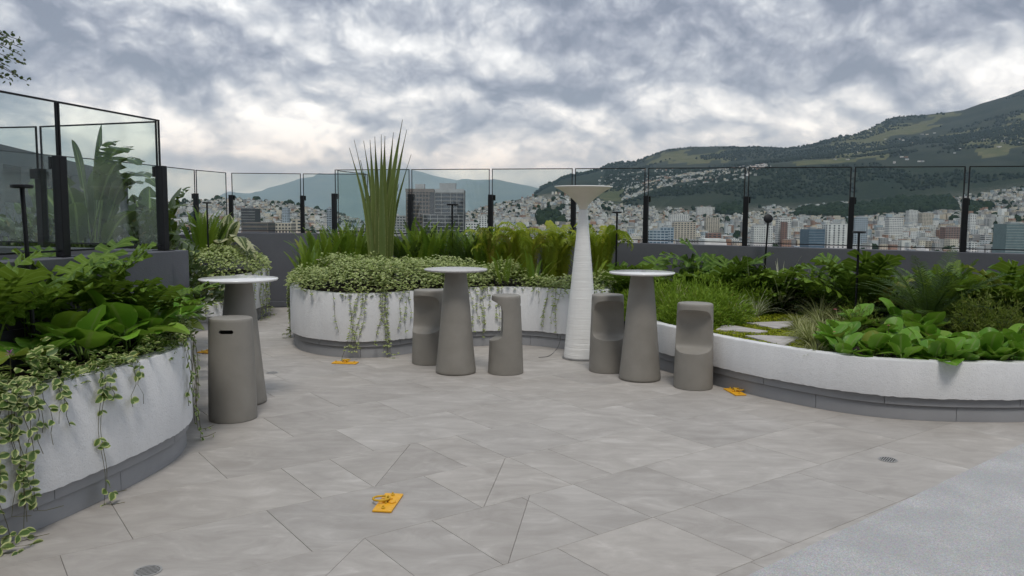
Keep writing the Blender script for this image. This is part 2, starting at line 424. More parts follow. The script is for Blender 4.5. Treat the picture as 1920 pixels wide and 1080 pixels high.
M['berg'] = leafm('fleshy_leaf', (.09, .235, .018), (.20, .40, .035), edge=(.26, .38, .08), e0=.84, e1=1.05, rough=.42, trans=.26, rib=(.19, .30, .07), spec=.3)
M['philo'] = leafm('lobed_leaf', (.055, .12, .012), (.15, .245, .022), rough=.5, trans=.26, rib=(.17, .26, .05), spec=.22)
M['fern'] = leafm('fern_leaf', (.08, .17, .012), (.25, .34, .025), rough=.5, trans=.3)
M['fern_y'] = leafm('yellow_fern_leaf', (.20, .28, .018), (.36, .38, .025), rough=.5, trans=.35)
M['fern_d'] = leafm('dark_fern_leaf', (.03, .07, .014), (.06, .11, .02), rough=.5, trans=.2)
M['sword'] = leafm('sword_leaf', (.12, .17, .05), (.20, .25, .075), edge=(.24, .26, .10), e0=.8, e1=1.1, rough=.42, trans=.15, spec=.45, tip=(.05, .035, .03))
M['aspar'] = leafm('feathery_leaf', (.15, .27, .018), (.27, .39, .032), rough=.6, trans=.35)
M['olive'] = leafm('olive_shrub_leaf', (.11, .16, .022), (.19, .23, .035), rough=.6, trans=.3)
M['spider'] = leafm('striped_grass_leaf', (.14, .21, .07), (.20, .26, .10), edge=(.66, .67, .50), e0=.2, e1=.5, rough=.45, trans=.25)
M['straw'] = leafm('pale_grass_leaf', (.20, .23, .06), (.36, .36, .15), edge=(.50, .50, .28), e0=.5, e1=.9, rough=.5, trans=.3)
M['banana'] = leafm('broad_leaf', (.03, .06, .012), (.07, .12, .02), rough=.33, trans=.28, rib=(.20, .28, .08), spec=.5)
M['banana_v'] = leafm('cream_splashed_leaf', (.05, .08, .02), (.09, .12, .03), edge=(.42, .42, .24), e0=.45, e1=.62, rough=.35, trans=.25, rib=(.3, .33, .14))
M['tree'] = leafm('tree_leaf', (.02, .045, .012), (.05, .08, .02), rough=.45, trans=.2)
M['bark'] = m_simple('bark', (.07, .055, .042), .9, .25, 14, 50, .8, .2)
M['flower'] = m_simple('purple_petal', (.35, .12, .35), .6, .2, 60)
M['flower_p'] = m_simple('pink_petal', (.55, .14, .16), .6, .2, 60)
M['flower_w'] = m_simple('white_petal', (.7, .7, .68), .6, .05, 60)

# ================================================================ TERRACE
C1 = [(-3.45,1.7),(-3.0,2.45),(-2.72,3.1),(-2.53,3.65),(-2.41,4.0),(-2.31,4.38),(-2.235,4.8),(-2.215,5.18),(-2.30,5.56),(-2.5,5.85),(-2.80,6.0)]
C2 = [(-2.95,12.55),(-3.0,11.7),(-2.98,10.8),(-2.86,10.05),(-2.63,9.46),(-2.27,9.09),(-1.84,8.92),(-1.48,8.99),(-1.22,9.20),(-.93,9.50),(-.48,9.77),(0.02,9.90),(.32,9.83),(.57,9.66),(.82,9.52),(1.07,9.56),(1.25,9.82),(1.33,10.3),(1.30,11.1)]
C3 = [(-5.15,10.35),(-4.72,10.68),(-4.36,10.93),(-4.08,11.3),(-3.95,11.85),(-3.95,12.5),(-4.08,13.1),(-4.5,13.55)]
C4 = [(1.40,9.45),(1.47,8.85),(1.58,8.38),(1.77,7.98),(1.97,7.60),(2.15,7.28),(2.40,6.93),(2.72,6.58),(3.03,6.37),(3.38,6.26),(3.8,6.225),(4.2,6.24),(4.9,6.36),(6.0,6.7),(7.6,7.3)]
def fy(x): return 12.95 - .3746*(x+2.93)          # line of the long parapet
curves = {k: catmull([(x, y, 0) for x, y in c], 10) for k, c in (('1', C1), ('2', C2), ('3', C3), ('4', C4))}
close = {'1': [(-3.6,6.0),(-4.2,1.4)], '2': [(1.5,fy(1.5)-.15),(-2.75,fy(-2.75)-.15)], '3': [(-4.8,13.8),(-5.4,11.2)], '4': [(7.9,fy(7.9)-.15),(1.3,fy(1.3)-.15),(1.36,11.1)]}
polys = {k: [(p.x, p.y) for p in offs(curves[k], -.05)] + close[k] for k in curves}

floor = empty('terrace_floor'); tag(floor, kind='structure')
o = obj('floor_bed', [(-9,-3,-.006),(10,-3,-.006),(10,10,-.006),(-2,15,-.006),(-9,15,-.006),(-9,-3,-.3),(10,-3,-.3),(10,10,-.3),(-2,15,-.3),(-9,15,-.3)],
        [(0,1,2,3,4),(9,8,7,6,5),(0,5,6,1),(1,6,7,2),(2,7,8,3),(3,8,9,4),(4,9,5,0)], M['grout'], floor)
U_ = Vector((.806, .592, 0)).normalized(); V_ = Vector((U_.y, -U_.x, 0))
PITCH, TL = .665, 1.01
def SC(s, c): return U_*s + V_*c
def clip(poly, a, b, side):
    out = []
    def sd(p): return side*((b[0]-a[0])*(p[1]-a[1])-(b[1]-a[1])*(p[0]-a[0]))
    for i in range(len(poly)):
        p, q = poly[i], poly[(i+1) % len(poly)]; dp, dq = sd(p), sd(q)
        if dp >= 0: out.append(p)
        if (dp > 0 > dq) or (dp < 0 < dq):
            t = dp/(dp-dq); out.append((p[0]+(q[0]-p[0])*t, p[1]+(q[1]-p[1])*t))
    return out
def shrink(poly, g):
    n = len(poly); out = []
    for i in range(n):
        a, b, c = (Vector((*poly[(i+j) % n], 0)) for j in (-1, 0, 1))
        e1, e2 = (b-a).normalized(), (c-b).normalized()
        n1, n2 = Vector((-e1.y, e1.x, 0)), Vector((-e2.y, e2.x, 0)); m = (n1+n2)
        k = max(.5, 1+n1.dot(n2)); q = b + m*(g/k); out.append((q.x, q.y))
    return out
def area(p): return .5*sum(p[i][0]*p[(i+1)%len(p)][1]-p[(i+1)%len(p)][0]*p[i][1] for i in range(len(p)))
OFF = {-3: .2, -2: .66, -1: 0, 0: .35, 1: .63, 2: .35, 3: .675, 4: .33, 5: 0.0, 6: .66, 7: .33, 8: .67, 9: 0.34, 10: 0, 11: .66, 12: .3, 13: 0, 14: .6, 15: .3, 16: 0}
EXTRA = {0: [3.12], 1: [2.10, 3.11], 2: [3.10], 3: [2.08, 3.09], 5: [4.3]}
DIAG = {1: [(2.13, 2.77), (.93, 1.70)], 2: [(2.44, 3.07)], 3: [(2.09, 2.70)]}
tile_cache = {}; ntile = 0
def P1_px(x, y, z=0):
    dv = Vector((x, y, z-H)); d = dv.y*math.cos(TH)-dv.z*math.sin(TH); u = dv.y*math.sin(TH)+dv.z*math.cos(TH)
    if d < .2: return None
    a, b = F*dv.x/d, -F*u/d; return 960+math.cos(RO)*a-math.sin(RO)*b, 540+math.sin(RO)*a+math.cos(RO)*b
EA, EB = Vector((1.13, 3.493, 0)), Vector((3.766, 5.627, 0)); ED = (EB-EA).normalized()
def beyond_edge(x, y): return ED.x*(y-EA.y)-ED.y*(x-EA.x)      # > 0 on the tiled side
for k in range(-2, 17):
    ch = -2.25 - PITCH*k; cl = ch - PITCH
    js = [2.08 + OFF[k] + TL*j for j in range(-6, 12)] + EXTRA.get(k, []); js.sort()
    for s0, s1 in zip(js, js[1:]):
        if s1-s0 < .05: continue
        ps = [[(s0, cl), (s0, ch), (s1, ch), (s1, cl)]]
        for (a, b) in DIAG.get(k, []):
            A_, B_ = (a, ch), (b, cl); nx = []
            for p in ps:
                if max(a, b) <= min(q[0] for q in p) or min(a, b) >= max(q[0] for q in p): nx.append(p); continue
                for sgn in (1, -1):
                    c_ = clip(p, A_, B_, sgn)
                    if len(c_) > 2 and abs(area(c_)) > .0003: nx.append(c_)
            ps = nx
        for p in ps:
            W = [SC(*q) for q in p]
            if area([(q.x, q.y) for q in W]) < 0: W.reverse()
            cx = sum((q for q in W), Vector())/len(W)
            pr = P1_px(cx.x, cx.y)
            if pr is None or not (-260 < pr[0] < 2180 and pr[1] < 1330) or cx.y > 14.3 or cx.x < -5.6: continue
            if all(beyond_edge(q.x, q.y) < -.02 for q in W): continue
            if any(all(inside(polys[n], q.x, q.y) for q in W) for n in polys): continue
            sp_ = shrink([(q.x-cx.x, q.y-cx.y) for q in W], .0014)
            n = len(sp_); zt = -.0004*R.random()
            key = tuple(round(t, 3) for q in sp_ for t in q)
            me = tile_cache.get(key)
            if me is None:
                ch2 = shrink(sp_, .0012)
                Vv = [(x, y, 0) for x, y in ch2] + [(x, y, -.0012) for x, y in sp_] + [(x, y, -.02) for x, y in sp_]
                me = mesh('tile', Vv, [tuple(range(n))]+[(i, i+n, (i+1)%n+n, (i+1)%n) for i in range(n)]+[(i+n, i+2*n, (i+1)%n+2*n, (i+1)%n+n) for i in range(n)], M['tile'])
                tile_cache[key] = me
            link('tile', me, floor, (cx.x, cx.y, zt)); ntile += 1
print('tiles', ntile)

# the facade of the building the terrace belongs to, behind the camera: unseen, added to hold back sky light
rf = empty('building', (0, -4, 0)); tag(rf, 'unseen facade with dark windows behind the camera, sized to shade the terrace', 'building')
m = MB(); m.box(-15, 15, -2, 0, -.28, 8.5); m.obj('wall', M['screed'], rf)
for i in range(9):
    m = MB(); m.box(-14+i*3.2, -11.4+i*3.2, .01, .05, .1, 2.9); m.obj('window', M['flat_dark'], rf)

# pale pavement in the right foreground
A0, B0 = EA-ED*6.5, EA+ED*8.2; nR = Vector((ED.y, -ED.x, 0))
q = [A0, B0, B0+nR*9, A0+nR*9]
o = obj('pale_pavement', [(p.x, p.y, .004) for p in q]+[(p.x, p.y, .018) for p in q], [(0,1,2,3),(7,6,5,4),(0,4,5,1),(1,5,6,2),(2,6,7,3),(3,7,4,0)], M['terrazzo'])
tag(o, kind='structure')

# ---------------------------------------------------------------- planters
def strip(curve_o, curve_i, z0, z1, jag=0.0, tjag=0.0):
    n = len(curve_o); V = []
    for a, b in zip(curve_o, curve_i):
        j = (R.random()-.5)*2*jag; t = (R.random()-.5)*2*tjag
        V += [(a.x, a.y, z0+j), (a.x, a.y, z1+t-.010), (a.x*.93+b.x*.07, a.y*.93+b.y*.07, z1+t), (b.x, b.y, z1+t), (b.x, b.y, z0)]
    Fc = []
    for i in range(n-1):
        for k in range(5): Fc.append((i*5+k, (i+1)*5+k, (i+1)*5+(k+1)%5, i*5+(k+1)%5))
    Fc += [(0,1,2,3,4), tuple((n-1)*5+k for k in (4,3,2,1,0))]
    return V, Fc
def planter(k, label, top, wb, ub, soil_z, group=None):
    root = empty('planter', (0, 0, 0)); tag(root, label, 'planter', group)
    cv = resample(curves[k], .03)
    V, Fc = strip(cv, offs(cv, -.11), wb, top, .004, .0015)
    obj('planter_wall', V, Fc, M['stucco'], root, smooth=True, sharp=40)
    for nm, rec, z0, z1, st, ph in (('upper_plinth_panel', .030, ub, wb+.02, 36, 14), ('lower_plinth_panel', .048, .0, ub, 38, 27)):
        c2 = offs(cv, -rec); c3 = offs(cv, -.10); i = ph-st
        while i < len(c2)-1:
            a, b = max(0, i), min(len(c2)-1, i+st)
            if b-a > 1:
                co = [p.copy() for p in c2[a:b+1]]; ci = c3[a:b+1]
                co[0] = co[0].lerp(co[1], .07); co[-1] = co[-1].lerp(co[-2], .07)
                V, Fc = strip(co, ci, z0+.001, z1-.003)
                obj(nm, V, Fc, M['plinth'], root, smooth=True, sharp=40)
            i += st
    inn = offs(cv, -.105)
    pl = [(p.x, p.y) for p in inn[::4]] + close[k]
    n = len(pl)
    obj('soil', [(x, y, soil_z) for x, y in pl]+[(x, y, soil_z-.06) for x, y in pl], [tuple(range(n))]+[(i, i+n, (i+1)%n+n, (i+1)%n) for i in range(n)], M['soil'], root)
    return root
planter('1', 'curved white stucco planter in the left foreground with vines hanging down its front', .760, .200, .130, .70)
planter('2', 'white stucco planter with a round bulge and variegated ground cover, behind the middle bar table', .750, .197, .130, .69)
planter('3', 'white curved planter far left behind the table with the handled stool', .750, .197, .130, .69)
planter('4', 'long low curved white planter on the right holding the rock garden', .500, .197, .126, .41)

# ---------------------------------------------------------------- parapets
def wall_run(name, pts, th, label, zb=0.0):
    """pts = (x, y, ztop) along the centre line"""
    c = [Vector((x, y, 0)) for x, y, z in pts]; a, b = offs(c, th/2), offs(c, -th/2); V = []
    for (x, y, z), p, q in zip(pts, a, b): V += [(p.x, p.y, zb), (p.x, p.y, z), (q.x, q.y, z), (q.x, q.y, zb)]
    n = len(pts); Fc = [(i*4+k, (i+1)*4+k, (i+1)*4+(k+1)%4, i*4+(k+1)%4) for i in range(n-1) for k in range(4)]
    Fc += [(0,1,2,3), tuple((n-1)*4+k for k in (3,2,1,0))]
    o = obj(name, V, Fc, M['wall']); bevel(o, .006, 2); tag(o, label, 'wall'); return o
def ptop(x): return 1.325 - (x+2.93)*.0100
right_pts = [(x, fy(x), ptop(x)) for x in (-3.03, -1, 1, 3, 5, 7, 10.5)]
wall_run('parapet_wall', right_pts, .20, 'long grey rendered parapet wall running behind the ferns to the right edge')
wall_run('parapet_wall', [(-5.0,14.0,1.315),(-2.45,14.12,1.315)], .20, 'short grey parapet wall at the back between the two far white planters')
wall_run('parapet_wall', [(-2.93,13.06,1.32),(-2.56,14.01,1.315)], .20, 'grey parapet return hidden behind the left end of the fern bed')
wall_run('parapet_wall', [(-6.3,8.2,1.32),(-5.57,11.0,1.32),(-5.26,13.1,1.315),(-5.0,13.89,1.315)], .20, 'grey parapet wall on the far left behind the broad-leaved plants')
wall_run('parapet_wall', [(-3.66,2.8,1.35),(-3.09,5.4,1.348),(-2.865,6.38,1.348)], .22, 'grey rendered garden wall end rising behind the lobed plants on the left')
wall_run('parapet_wall', [(-2.76,6.5,1.346),(-4.1,6.93,1.346),(-7.0,7.5,1.346)], .22, 'grey wall running left under the far wing of the near glass screen')
o = wall_run('wall_skirting', [(-4.9,13.885,.10),(-2.5,14.0,.10)], .03, 'low grey skirting board at the foot of the far parapet wall')
o = wall_run('wall_base_step', [(-3.21,4.2,.93),(-2.738,6.43,.93)], .04, 'shallow grey step on the wall face behind the lobed plant')
o['category'] = 'step'; bpy.data.objects['wall_skirting']['category'] = 'skirting'

# ---------------------------------------------------------------- glass screens
def screen(pts, label, post_h=.67, rail_h=1.045, ends=(True, True), gap=.032):
    """pts = (x, y, z of the wall top)"""
    root = empty('glass_screen', pts[0]); tag(root, label, 'glass fence'); root.location = (0, 0, 0)
    n = len(pts)
    for i, (x, y, z) in enumerate(pts):
        if (i == 0 and not ends[0]) or (i == n-1 and not ends[1]): continue
        a, b = pts[max(0, i-1)], pts[min(n-1, i+1)]; ang = math.atan2(b[1]-a[1], b[0]-a[0])
        m = MB(); m.box(-.034, .034, -.034, .034, .004, post_h)
        p = m.obj('post', M['black'], root, loc=(x, y, z), rot=(0, 0, ang)); bevel(p, .004, 1)
        m = MB(); m.box(-.065, .065, -.06, .06, .0, .004)
        m.obj('base_plate', M['black'], p)
        m = MB(); m.box(-.030, .055, .038, .060, post_h-.09, post_h-.005)
        m.obj('clamp', M['black'], p)
    for i in range(n-1):
        a, b = Vector(pts[i]), Vector(pts[i+1]); d = (b-a).normalized(); dh = Vector((d.x, d.y, 0)).normalized()
        nn = Vector((-dh.y, dh.x, 0))
        if nn.y < 0: nn = -nn
        a2, b2 = a + d*gap, b - d*gap
        zb, zt = .05, rail_h
        th = nn*.005
        V = [a2-th+Vector((0,0,zb)), b2-th+Vector((0,0,zb)), b2+th+Vector((0,0,zb)), a2+th+Vector((0,0,zb)),
             a2-th+Vector((0,0,zt)), b2-th+Vector((0,0,zt)), b2+th+Vector((0,0,zt)), a2+th+Vector((0,0,zt))]
        g = obj('glass_pane', V, [(0,3,2,1),(4,5,6,7),(0,1,5,4),(1,2,6,5),(2,3,7,6),(3,0,4,7)], M['glass'], root)
        m = MB(); up = Vector((0, 0, 1)); w_ = .012
        m.bar(a2+up*(zt+w_/2+.001)-d*w_, b2+up*(zt+w_/2+.001)+d*w_, .015, w_)
        m.bar(a2+up*(zb-w_/2-.001)-d*w_, b2+up*(zb-w_/2-.001)+d*w_, .015, w_)
        m.bar(a2-d*(w_/2+.001)+up*(zb), a2-d*(w_/2+.001)+up*(zt), .015, w_)
        m.bar(b2+d*(w_/2+.001)+up*(zb), b2+d*(w_/2+.001)+up*(zt), .015, w_)
        m.obj('pane_frame', M['black'], g)
    return root
def on_line(px):
    d = ray(px, 400); k = (12.95-.3746*2.93)/(d.y+.3746*d.x); return (d.x*k, d.y*k, ptop(d.x*k))
screen([on_line(p) for p in (627, 770, 920, 1075, 1211, 1398, 1596, 1809, 2055)], 'long black-framed glass balustrade on the parapet across the middle and right of the view')
screen([(-5.0,14.0,1.315),(-3.75,14.06,1.315),(-2.57,14.115,1.315)], 'short black-framed glass balustrade on the far parapet, left of the sword-leaved plant')
screen([(-2.90,13.06,1.32),(-2.60,14.0,1.315)], 'narrow glass return pane behind the sword-leaved plant', ends=(False, False))
screen([(-6.3,8.2,1.32),(-5.57,11.0,1.32),(-5.26,13.1,1.315),(-5.04,13.93,1.315)], 'glass balustrade slanting away on the far left behind the broad leaves', ends=(True, False))
screen([(-3.55,3.3,1.35),(-3.32,4.35,1.35),(-3.093,5.4,1.348),(-2.868,6.45,1.348)], 'tall-looking near glass screen with black posts at the left edge', post_h=.69, rail_h=1.045, gap=.018)
screen([(-2.90,6.50,1.346),(-4.15,6.95,1.346),(-5.6,7.27,1.346)], 'side wing of the near glass screen running left behind its corner post', post_h=.69, ends=(False, True))

# ---------------------------------------------------------------- bar tables
def bar_table(x, y, top_mat, label):
    r = empty('bar_table', (x, y, 0)); tag(r, label, 'bar table', 'tapered grey bar tables on the terrace')
    m = MB(); m.lathe([(.190,.0),(.206,.004),(.212,.014),(.212,.030),(.2085,.06),(.190,.24),(.168,.48),(.146,.74),(.124,.95),(.110,1.072)], 64)
    m.obj('pedestal', M['taupe'], r, smooth=True, sharp=50)
    m = MB(); m.lathe([(.200,.0),(.203,.006)], 48); q_ = m.obj('foot_shade_ring', M['flat_dark'], r, loc=(0, 0, -.0015))  # dark ring painting the contact shadow round the table foot
    m = MB(); m.lathe([(.300,1.073),(.322,1.078),(.3305,1.086),(.330,1.093),(.3265,1.0965),(0.001,1.0965)], 80)
    m.obj('tabletop', top_mat, r, smooth=True, sharp=60)
    return r
TBL = [(-2.373, 6.784), (-.588, 8.178), (1.313, 7.906)]
bar_table(*TBL[0], M['top_white'], 'bar table with glossy white round top beside the stool with a handle slot')
bar_table(*TBL[1], M['top_grey'], 'middle bar table with dull pale grey top, flanked by two scooped stools')
bar_table(*TBL[2], M['top_white'], 'bar table with glossy white top between the white column and the low planter')

# ---------------------------------------------------------------- stools
def stool_mesh():
    n = 72; V = []
    prof = [(0.0, .180), (.004, .187), (.014, .188), (.10, .1855), (.35, .178), (.60, .168), (.80, .1615), (.813, .160), (.821, .156), (.825, .148)]
    zs = sorted(set([0, .004, .014, .10, .20, .30, .34, .35, .353, .356, .36, .366, .374, .384, .396, .41, .43, .46, .50, .55, .60, .64, .67, .69, .705, .72, .732, .742, .75, .757, .762, .766, .7695, .772, .79, .80, .813, .821, .825]))
    def rad(z):
        for (a, ra), (b, rb) in zip(prof, prof[1:]):
            if a <= z <= b: return ra + (rb-ra)*(z-a)/(b-a)
    cut = [(.350, 1.0), (.3505, .985), (.353, .92), (.356, .86), (.366, .70), (.384, .45), (.396, .345), (.41, .29), (.43, .262), (.46, .25), (.60, .25), (.64, .262), (.67, .29), (.69, .33), (.705, .375), (.72, .44), (.732, .51), (.742, .58), (.75, .66), (.757, .75), (.762, .83), (.766, .90), (.7695, .965), (.7715, 1.0)]
    def depth(z):
        if z <= .350 or z >= .7715: return None
        for (a, ra), (b, rb) in zip(cut, cut[1:]):
            if a <= z <= b: return ra + (rb-ra)*(z-a)/(b-a)
    for z in zs:
        a = rad(z); fl = .06*min(1, z/.8)
        ax, ay = a*(1+fl), a*(1-fl); dp = depth(z)
        for k in range(n):
            t = 2*math.pi*k/n; x, y = ax*math.cos(t), ay*math.sin(t)
            if dp is not None:                                # front is -Y
                lim = -ay*(dp*1.0) + ay*.10*(1-dp)*(1-(x/ax)**2)*1.0
                if dp < .999: y = max(y, lim)
            V.append((x, y, z))
    m = len(zs); Fc = [(i*n+k, i*n+(k+1)%n, (i+1)*n+(k+1)%n, (i+1)*n+k) for i in range(m-1) for k in range(n)]
    Fc += [tuple(range(n))[::-1], tuple(range((m-1)*n, m*n))]
    me = mesh('stool_body', V, Fc, M['taupe'])
    o = bpy.data.objects.new('stool_body', me); COL.objects.link(o)
    c = MB(); prof2 = []
    for k in range(24):
        t = 2*math.pi*k/24; prof2.append((math.cos(t)*.0165+(.040 if math.cos(t) > 0 else -.040), math.sin(t)*.0165))
    VV = [(x, yy, z+.725) for yy in (.10, .30) for x, z in prof2]
    FF = [(24+i, 24+(i+1)%24, (i+1)%24, i) for i in range(24)] + [tuple(range(24)), tuple(range(24, 48))[::-1]]
    cm = mesh('slot', VV, FF, M['taupe']); co = bpy.data.objects.new('slot', cm); COL.objects.link(co)
    b = o.modifiers.new('b', 'BOOLEAN'); b.operation = 'DIFFERENCE'; b.object = co; b.solver = 'EXACT'
    dg = bpy.context.evaluated_depsgraph_get(); dg.update()
    out = bpy.data.meshes.new_from_object(o.evaluated_get(dg)); out.name = 'stool_body'
    bpy.data.objects.remove(o); bpy.data.objects.remove(co)
    out.shade_smooth(); out.set_sharp_from_angle(angle=math.radians(34))
    return out
SM_BODY = stool_mesh()
mm = MB(); mm.lathe([(.172, -.001), (.181, .005)], 40); SM_RING = mm.mesh('foot_shade_ring', M['flat_dark'])  # dark ring painting the contact shadow under the stool
mm = MB(); mm.box(-.054, .054, .108, .112, .707, .743); SM_DARK = mm.mesh('slot_shade', M['hole_shade'])  # black plate painting the shade inside the handle slot
def stool(x, y, rz, label):
    r = empty('bar_stool', (x, y, 0), rz); tag(r, label, 'bar stool', 'moulded grey bar stools with a scooped seat')
    link('stool_body', SM_BODY, r); link('foot_shade_ring', SM_RING, r, (0, 0, -.002)); link('slot_shade', SM_DARK, r)
stool(-2.258, 6.246, math.radians(185), 'bar stool seen from behind with an oval handle slot, in front of the left table')
stool(-.93, 8.70, math.radians(-24), 'bar stool with open scoop, half hidden behind the left side of the middle table')
stool(-.061, 8.185, math.radians(-86), 'bar stool seen side-on with a bite-shaped seat, right of the middle table')
stool(1.022, 8.315, math.radians(9), 'bar stool facing the camera just right of the white column')
stool(1.774, 7.536, math.radians(-22), 'bar stool nearest the low planter, right of the right-hand table')

# ---------------------------------------------------------------- white funnel column
fx_, fy_ = .813, 9.06
r = empty('floor_lamp', (fx_, fy_, 0)); tag(r, 'tall white ribbed column with a cream funnel-shaped bowl on top', 'floor lamp')
prof = []; z = .012
while z < 1.735:
    t = z/1.735; rad = .2035*(1-t)+.048*t + .004*math.sin(math.pi*t)
    prof.append((rad + RN.normal()*.0005, z)); z += .012
m = MB(); m.lathe(prof, 56); m.obj('column', M['ribbed'], r, smooth=True)
m = MB(); m.lathe([(.222,.0),(.222,.008),(.205,.0115)], 56); m.obj('base_plate', M['steel'], r)
fp = [(.046,1.730),(.052,1.765),(.075,1.80),(.130,1.852),(.200,1.908),(.265,1.950),(.315,1.974),(.331,1.982),(.3335,1.988),(.331,1.993),(.322,1.990),(.255,1.958),(.120,1.87),(.03,1.80)]
m = MB(); m.lathe(fp[:8], 64, cap=False); m.obj('funnel', M['cream'], r, smooth=True)
m = MB(); m.lathe(fp[7:11], 64, cap=False); m.obj('rim', M['white_shell'], r, smooth=True)
m = MB(); m.lathe(fp[10:], 64, cap=True); m.obj('inner_bowl', M['cream'], r, smooth=True)

# ---------------------------------------------------------------- yellow anchor plates
def anchor(x, y, rz, label, side=-1, tilt=0.0):
    r = empty('floor_anchor', (x, y, 0.001), rz); tag(r, label, 'floor anchor', 'yellow anchor plates with a ring bolted to the tiles')
    m = MB(); m.box(-.055, .055, -.14, .14, 0, .012); p = bevel(m.obj('plate', M['yellow'], r), .004, 2)
    for yy in (-.105, .105):
        m = MB(); m.lathe([(.012,0),(.0115,.006),(.006,.009),(.0055,.017),(.001,.018)], 12); m.obj('bolt', M['yellow2'], r, loc=(0, yy, .012), smooth=True, sharp=40)
    m = MB(); m.lathe([(.024,0),(.023,.006),(.014,.012),(.001,.014)], 20); m.obj('boss', M['yellow'], r, loc=(.024, -.005, .012), smooth=True)
    m = MB()
    m.tube([(-.006,.03,.010),(-.008,.022,.036),(-.008,0,.044),(-.008,-.022,.036),(-.006,-.03,.010)], .0065, 8); m.obj('eye', M['yellow2'], r, smooth=True, sharp=50)
    m = MB(); R0 = .042; pts = []
    for k in range(25):
        t = 2*math.pi*k/24; pts.append((side*(.040+R0*math.cos(t)*1.15), R0*.9*math.sin(t), .030 + .010*math.cos(t)*-1*.2))
    m.tube(pts, .0065, 8); m.obj('ring', M['yellow2'], r, smooth=True, sharp=60)
    m = MB(); m.tube([(-.03,-.012,.014),(.022,.012,.030)], .009, 8); m.obj('shackle_pin', M['yellow'], r, smooth=True, sharp=50)
anchor(-.703, 4.372, math.radians(-6), 'yellow anchor plate alone on the open floor in the foreground')
anchor(2.115, 7.30, math.radians(8), 'yellow anchor plate at the foot of the low planter, right of the last stool', 1)
anchor(-1.855, 8.63, math.radians(84), 'yellow anchor plate on the floor below the vines of the bulging planter', 1)
anchor(-3.60, 9.22, math.radians(70), 'yellow anchor plate partly hidden behind the handled stool at the left')

# ---------------------------------------------------------------- floor drains
def drain(x, y, rz, label):
    r = empty('floor_drain', (x, y, .0008), rz); tag(r, label, 'drain', 'round slotted floor drains')
    m = MB(); m.lathe([(.062,0),(.062,.0022),(.052,.0024),(.052,.0004)], 40, cap=False); m.obj('drain_rim', M['grate'], r, smooth=True, sharp=30)
    m = MB(); m.lathe([(.0520,.0001),(.0515,.0003)], 32); m.obj('pit_shade', M['hole_shade'], r)  # flat black disc painting the shade below the grate bars
    for k in range(-3, 4):
        yk = k*.0145; hw = math.sqrt(max(0, .051**2-yk*yk))
        m = MB(); m.box(-hw, hw, yk-.0036, yk+.0036, .0006, .0020); m.obj('grate_bar', M['grate'], r)
drain(-1.68, 3.50, .5, 'round slotted drain at the bottom left of the floor')
drain(2.593, 5.26, .9, 'round slotted drain near the pale pavement on the right')
drain(-2.50, 8.08, .2, 'round drain just right of the foot of the left table')

# ---------------------------------------------------------------- garden lights
def garden_light(x, y, z0, z1, hr, label, tilt=0.0, rz=0.0, lean=0.0):
    r = empty('garden_light', (x, y, z0), rz); tag(r, label, 'garden light', 'thin black garden lights among the plants')
    m = MB(); m.tube([(0, 0, -.02), (lean*.5, 0, (z1-z0)*.5), (lean, 0, z1-z0)], .0125 if hr > .07 else .013, 10); m.obj('pole', M['black'], r, smooth=True, sharp=50)
    m = MB(); m.lathe([(hr*.85, -.006), (hr, -.002), (hr, .012), (hr*.9, .016), (.001, .017)], 28)
    m.obj('lamp_head', M['black'], r, loc=(lean, 0, z1-z0+(.0 if tilt < .5 else hr*.8)), rot=(tilt, 0, 0), smooth=True, sharp=40)
def gl(px, py, Y, z0, hpx, label, tilt=0.0, basepx=None):
    t = P(px, py, Y); hr = hpx/2/F*Y
    b = P(basepx if basepx else px, py, Y)
    garden_light(b.x, Y, z0, t.z, hr, label, tilt, 0, t.x-b.x)
gl(41, 351, 4.55, .69, 38, 'garden light nearest the camera, among the leaves at the left edge', basepx=52)
gl(388, 381, 12.0, .69, 16, 'small garden light seen between two posts above the left-hand fern')
gl(848, 384, 11.2, .68, 21, 'garden light in front of the dark office block')
gl(1157, 399, 10.3, .68, 18, 'garden light just right of the white column')
gl(1440, 417, 10.25, .41, 17, 'garden light with its round head tipped up, by the middle of the right parapet', tilt=1.35, basepx=1434)
gl(1611, 436, 8.6, .41, 24, 'garden light with flat head in the right-hand bed')

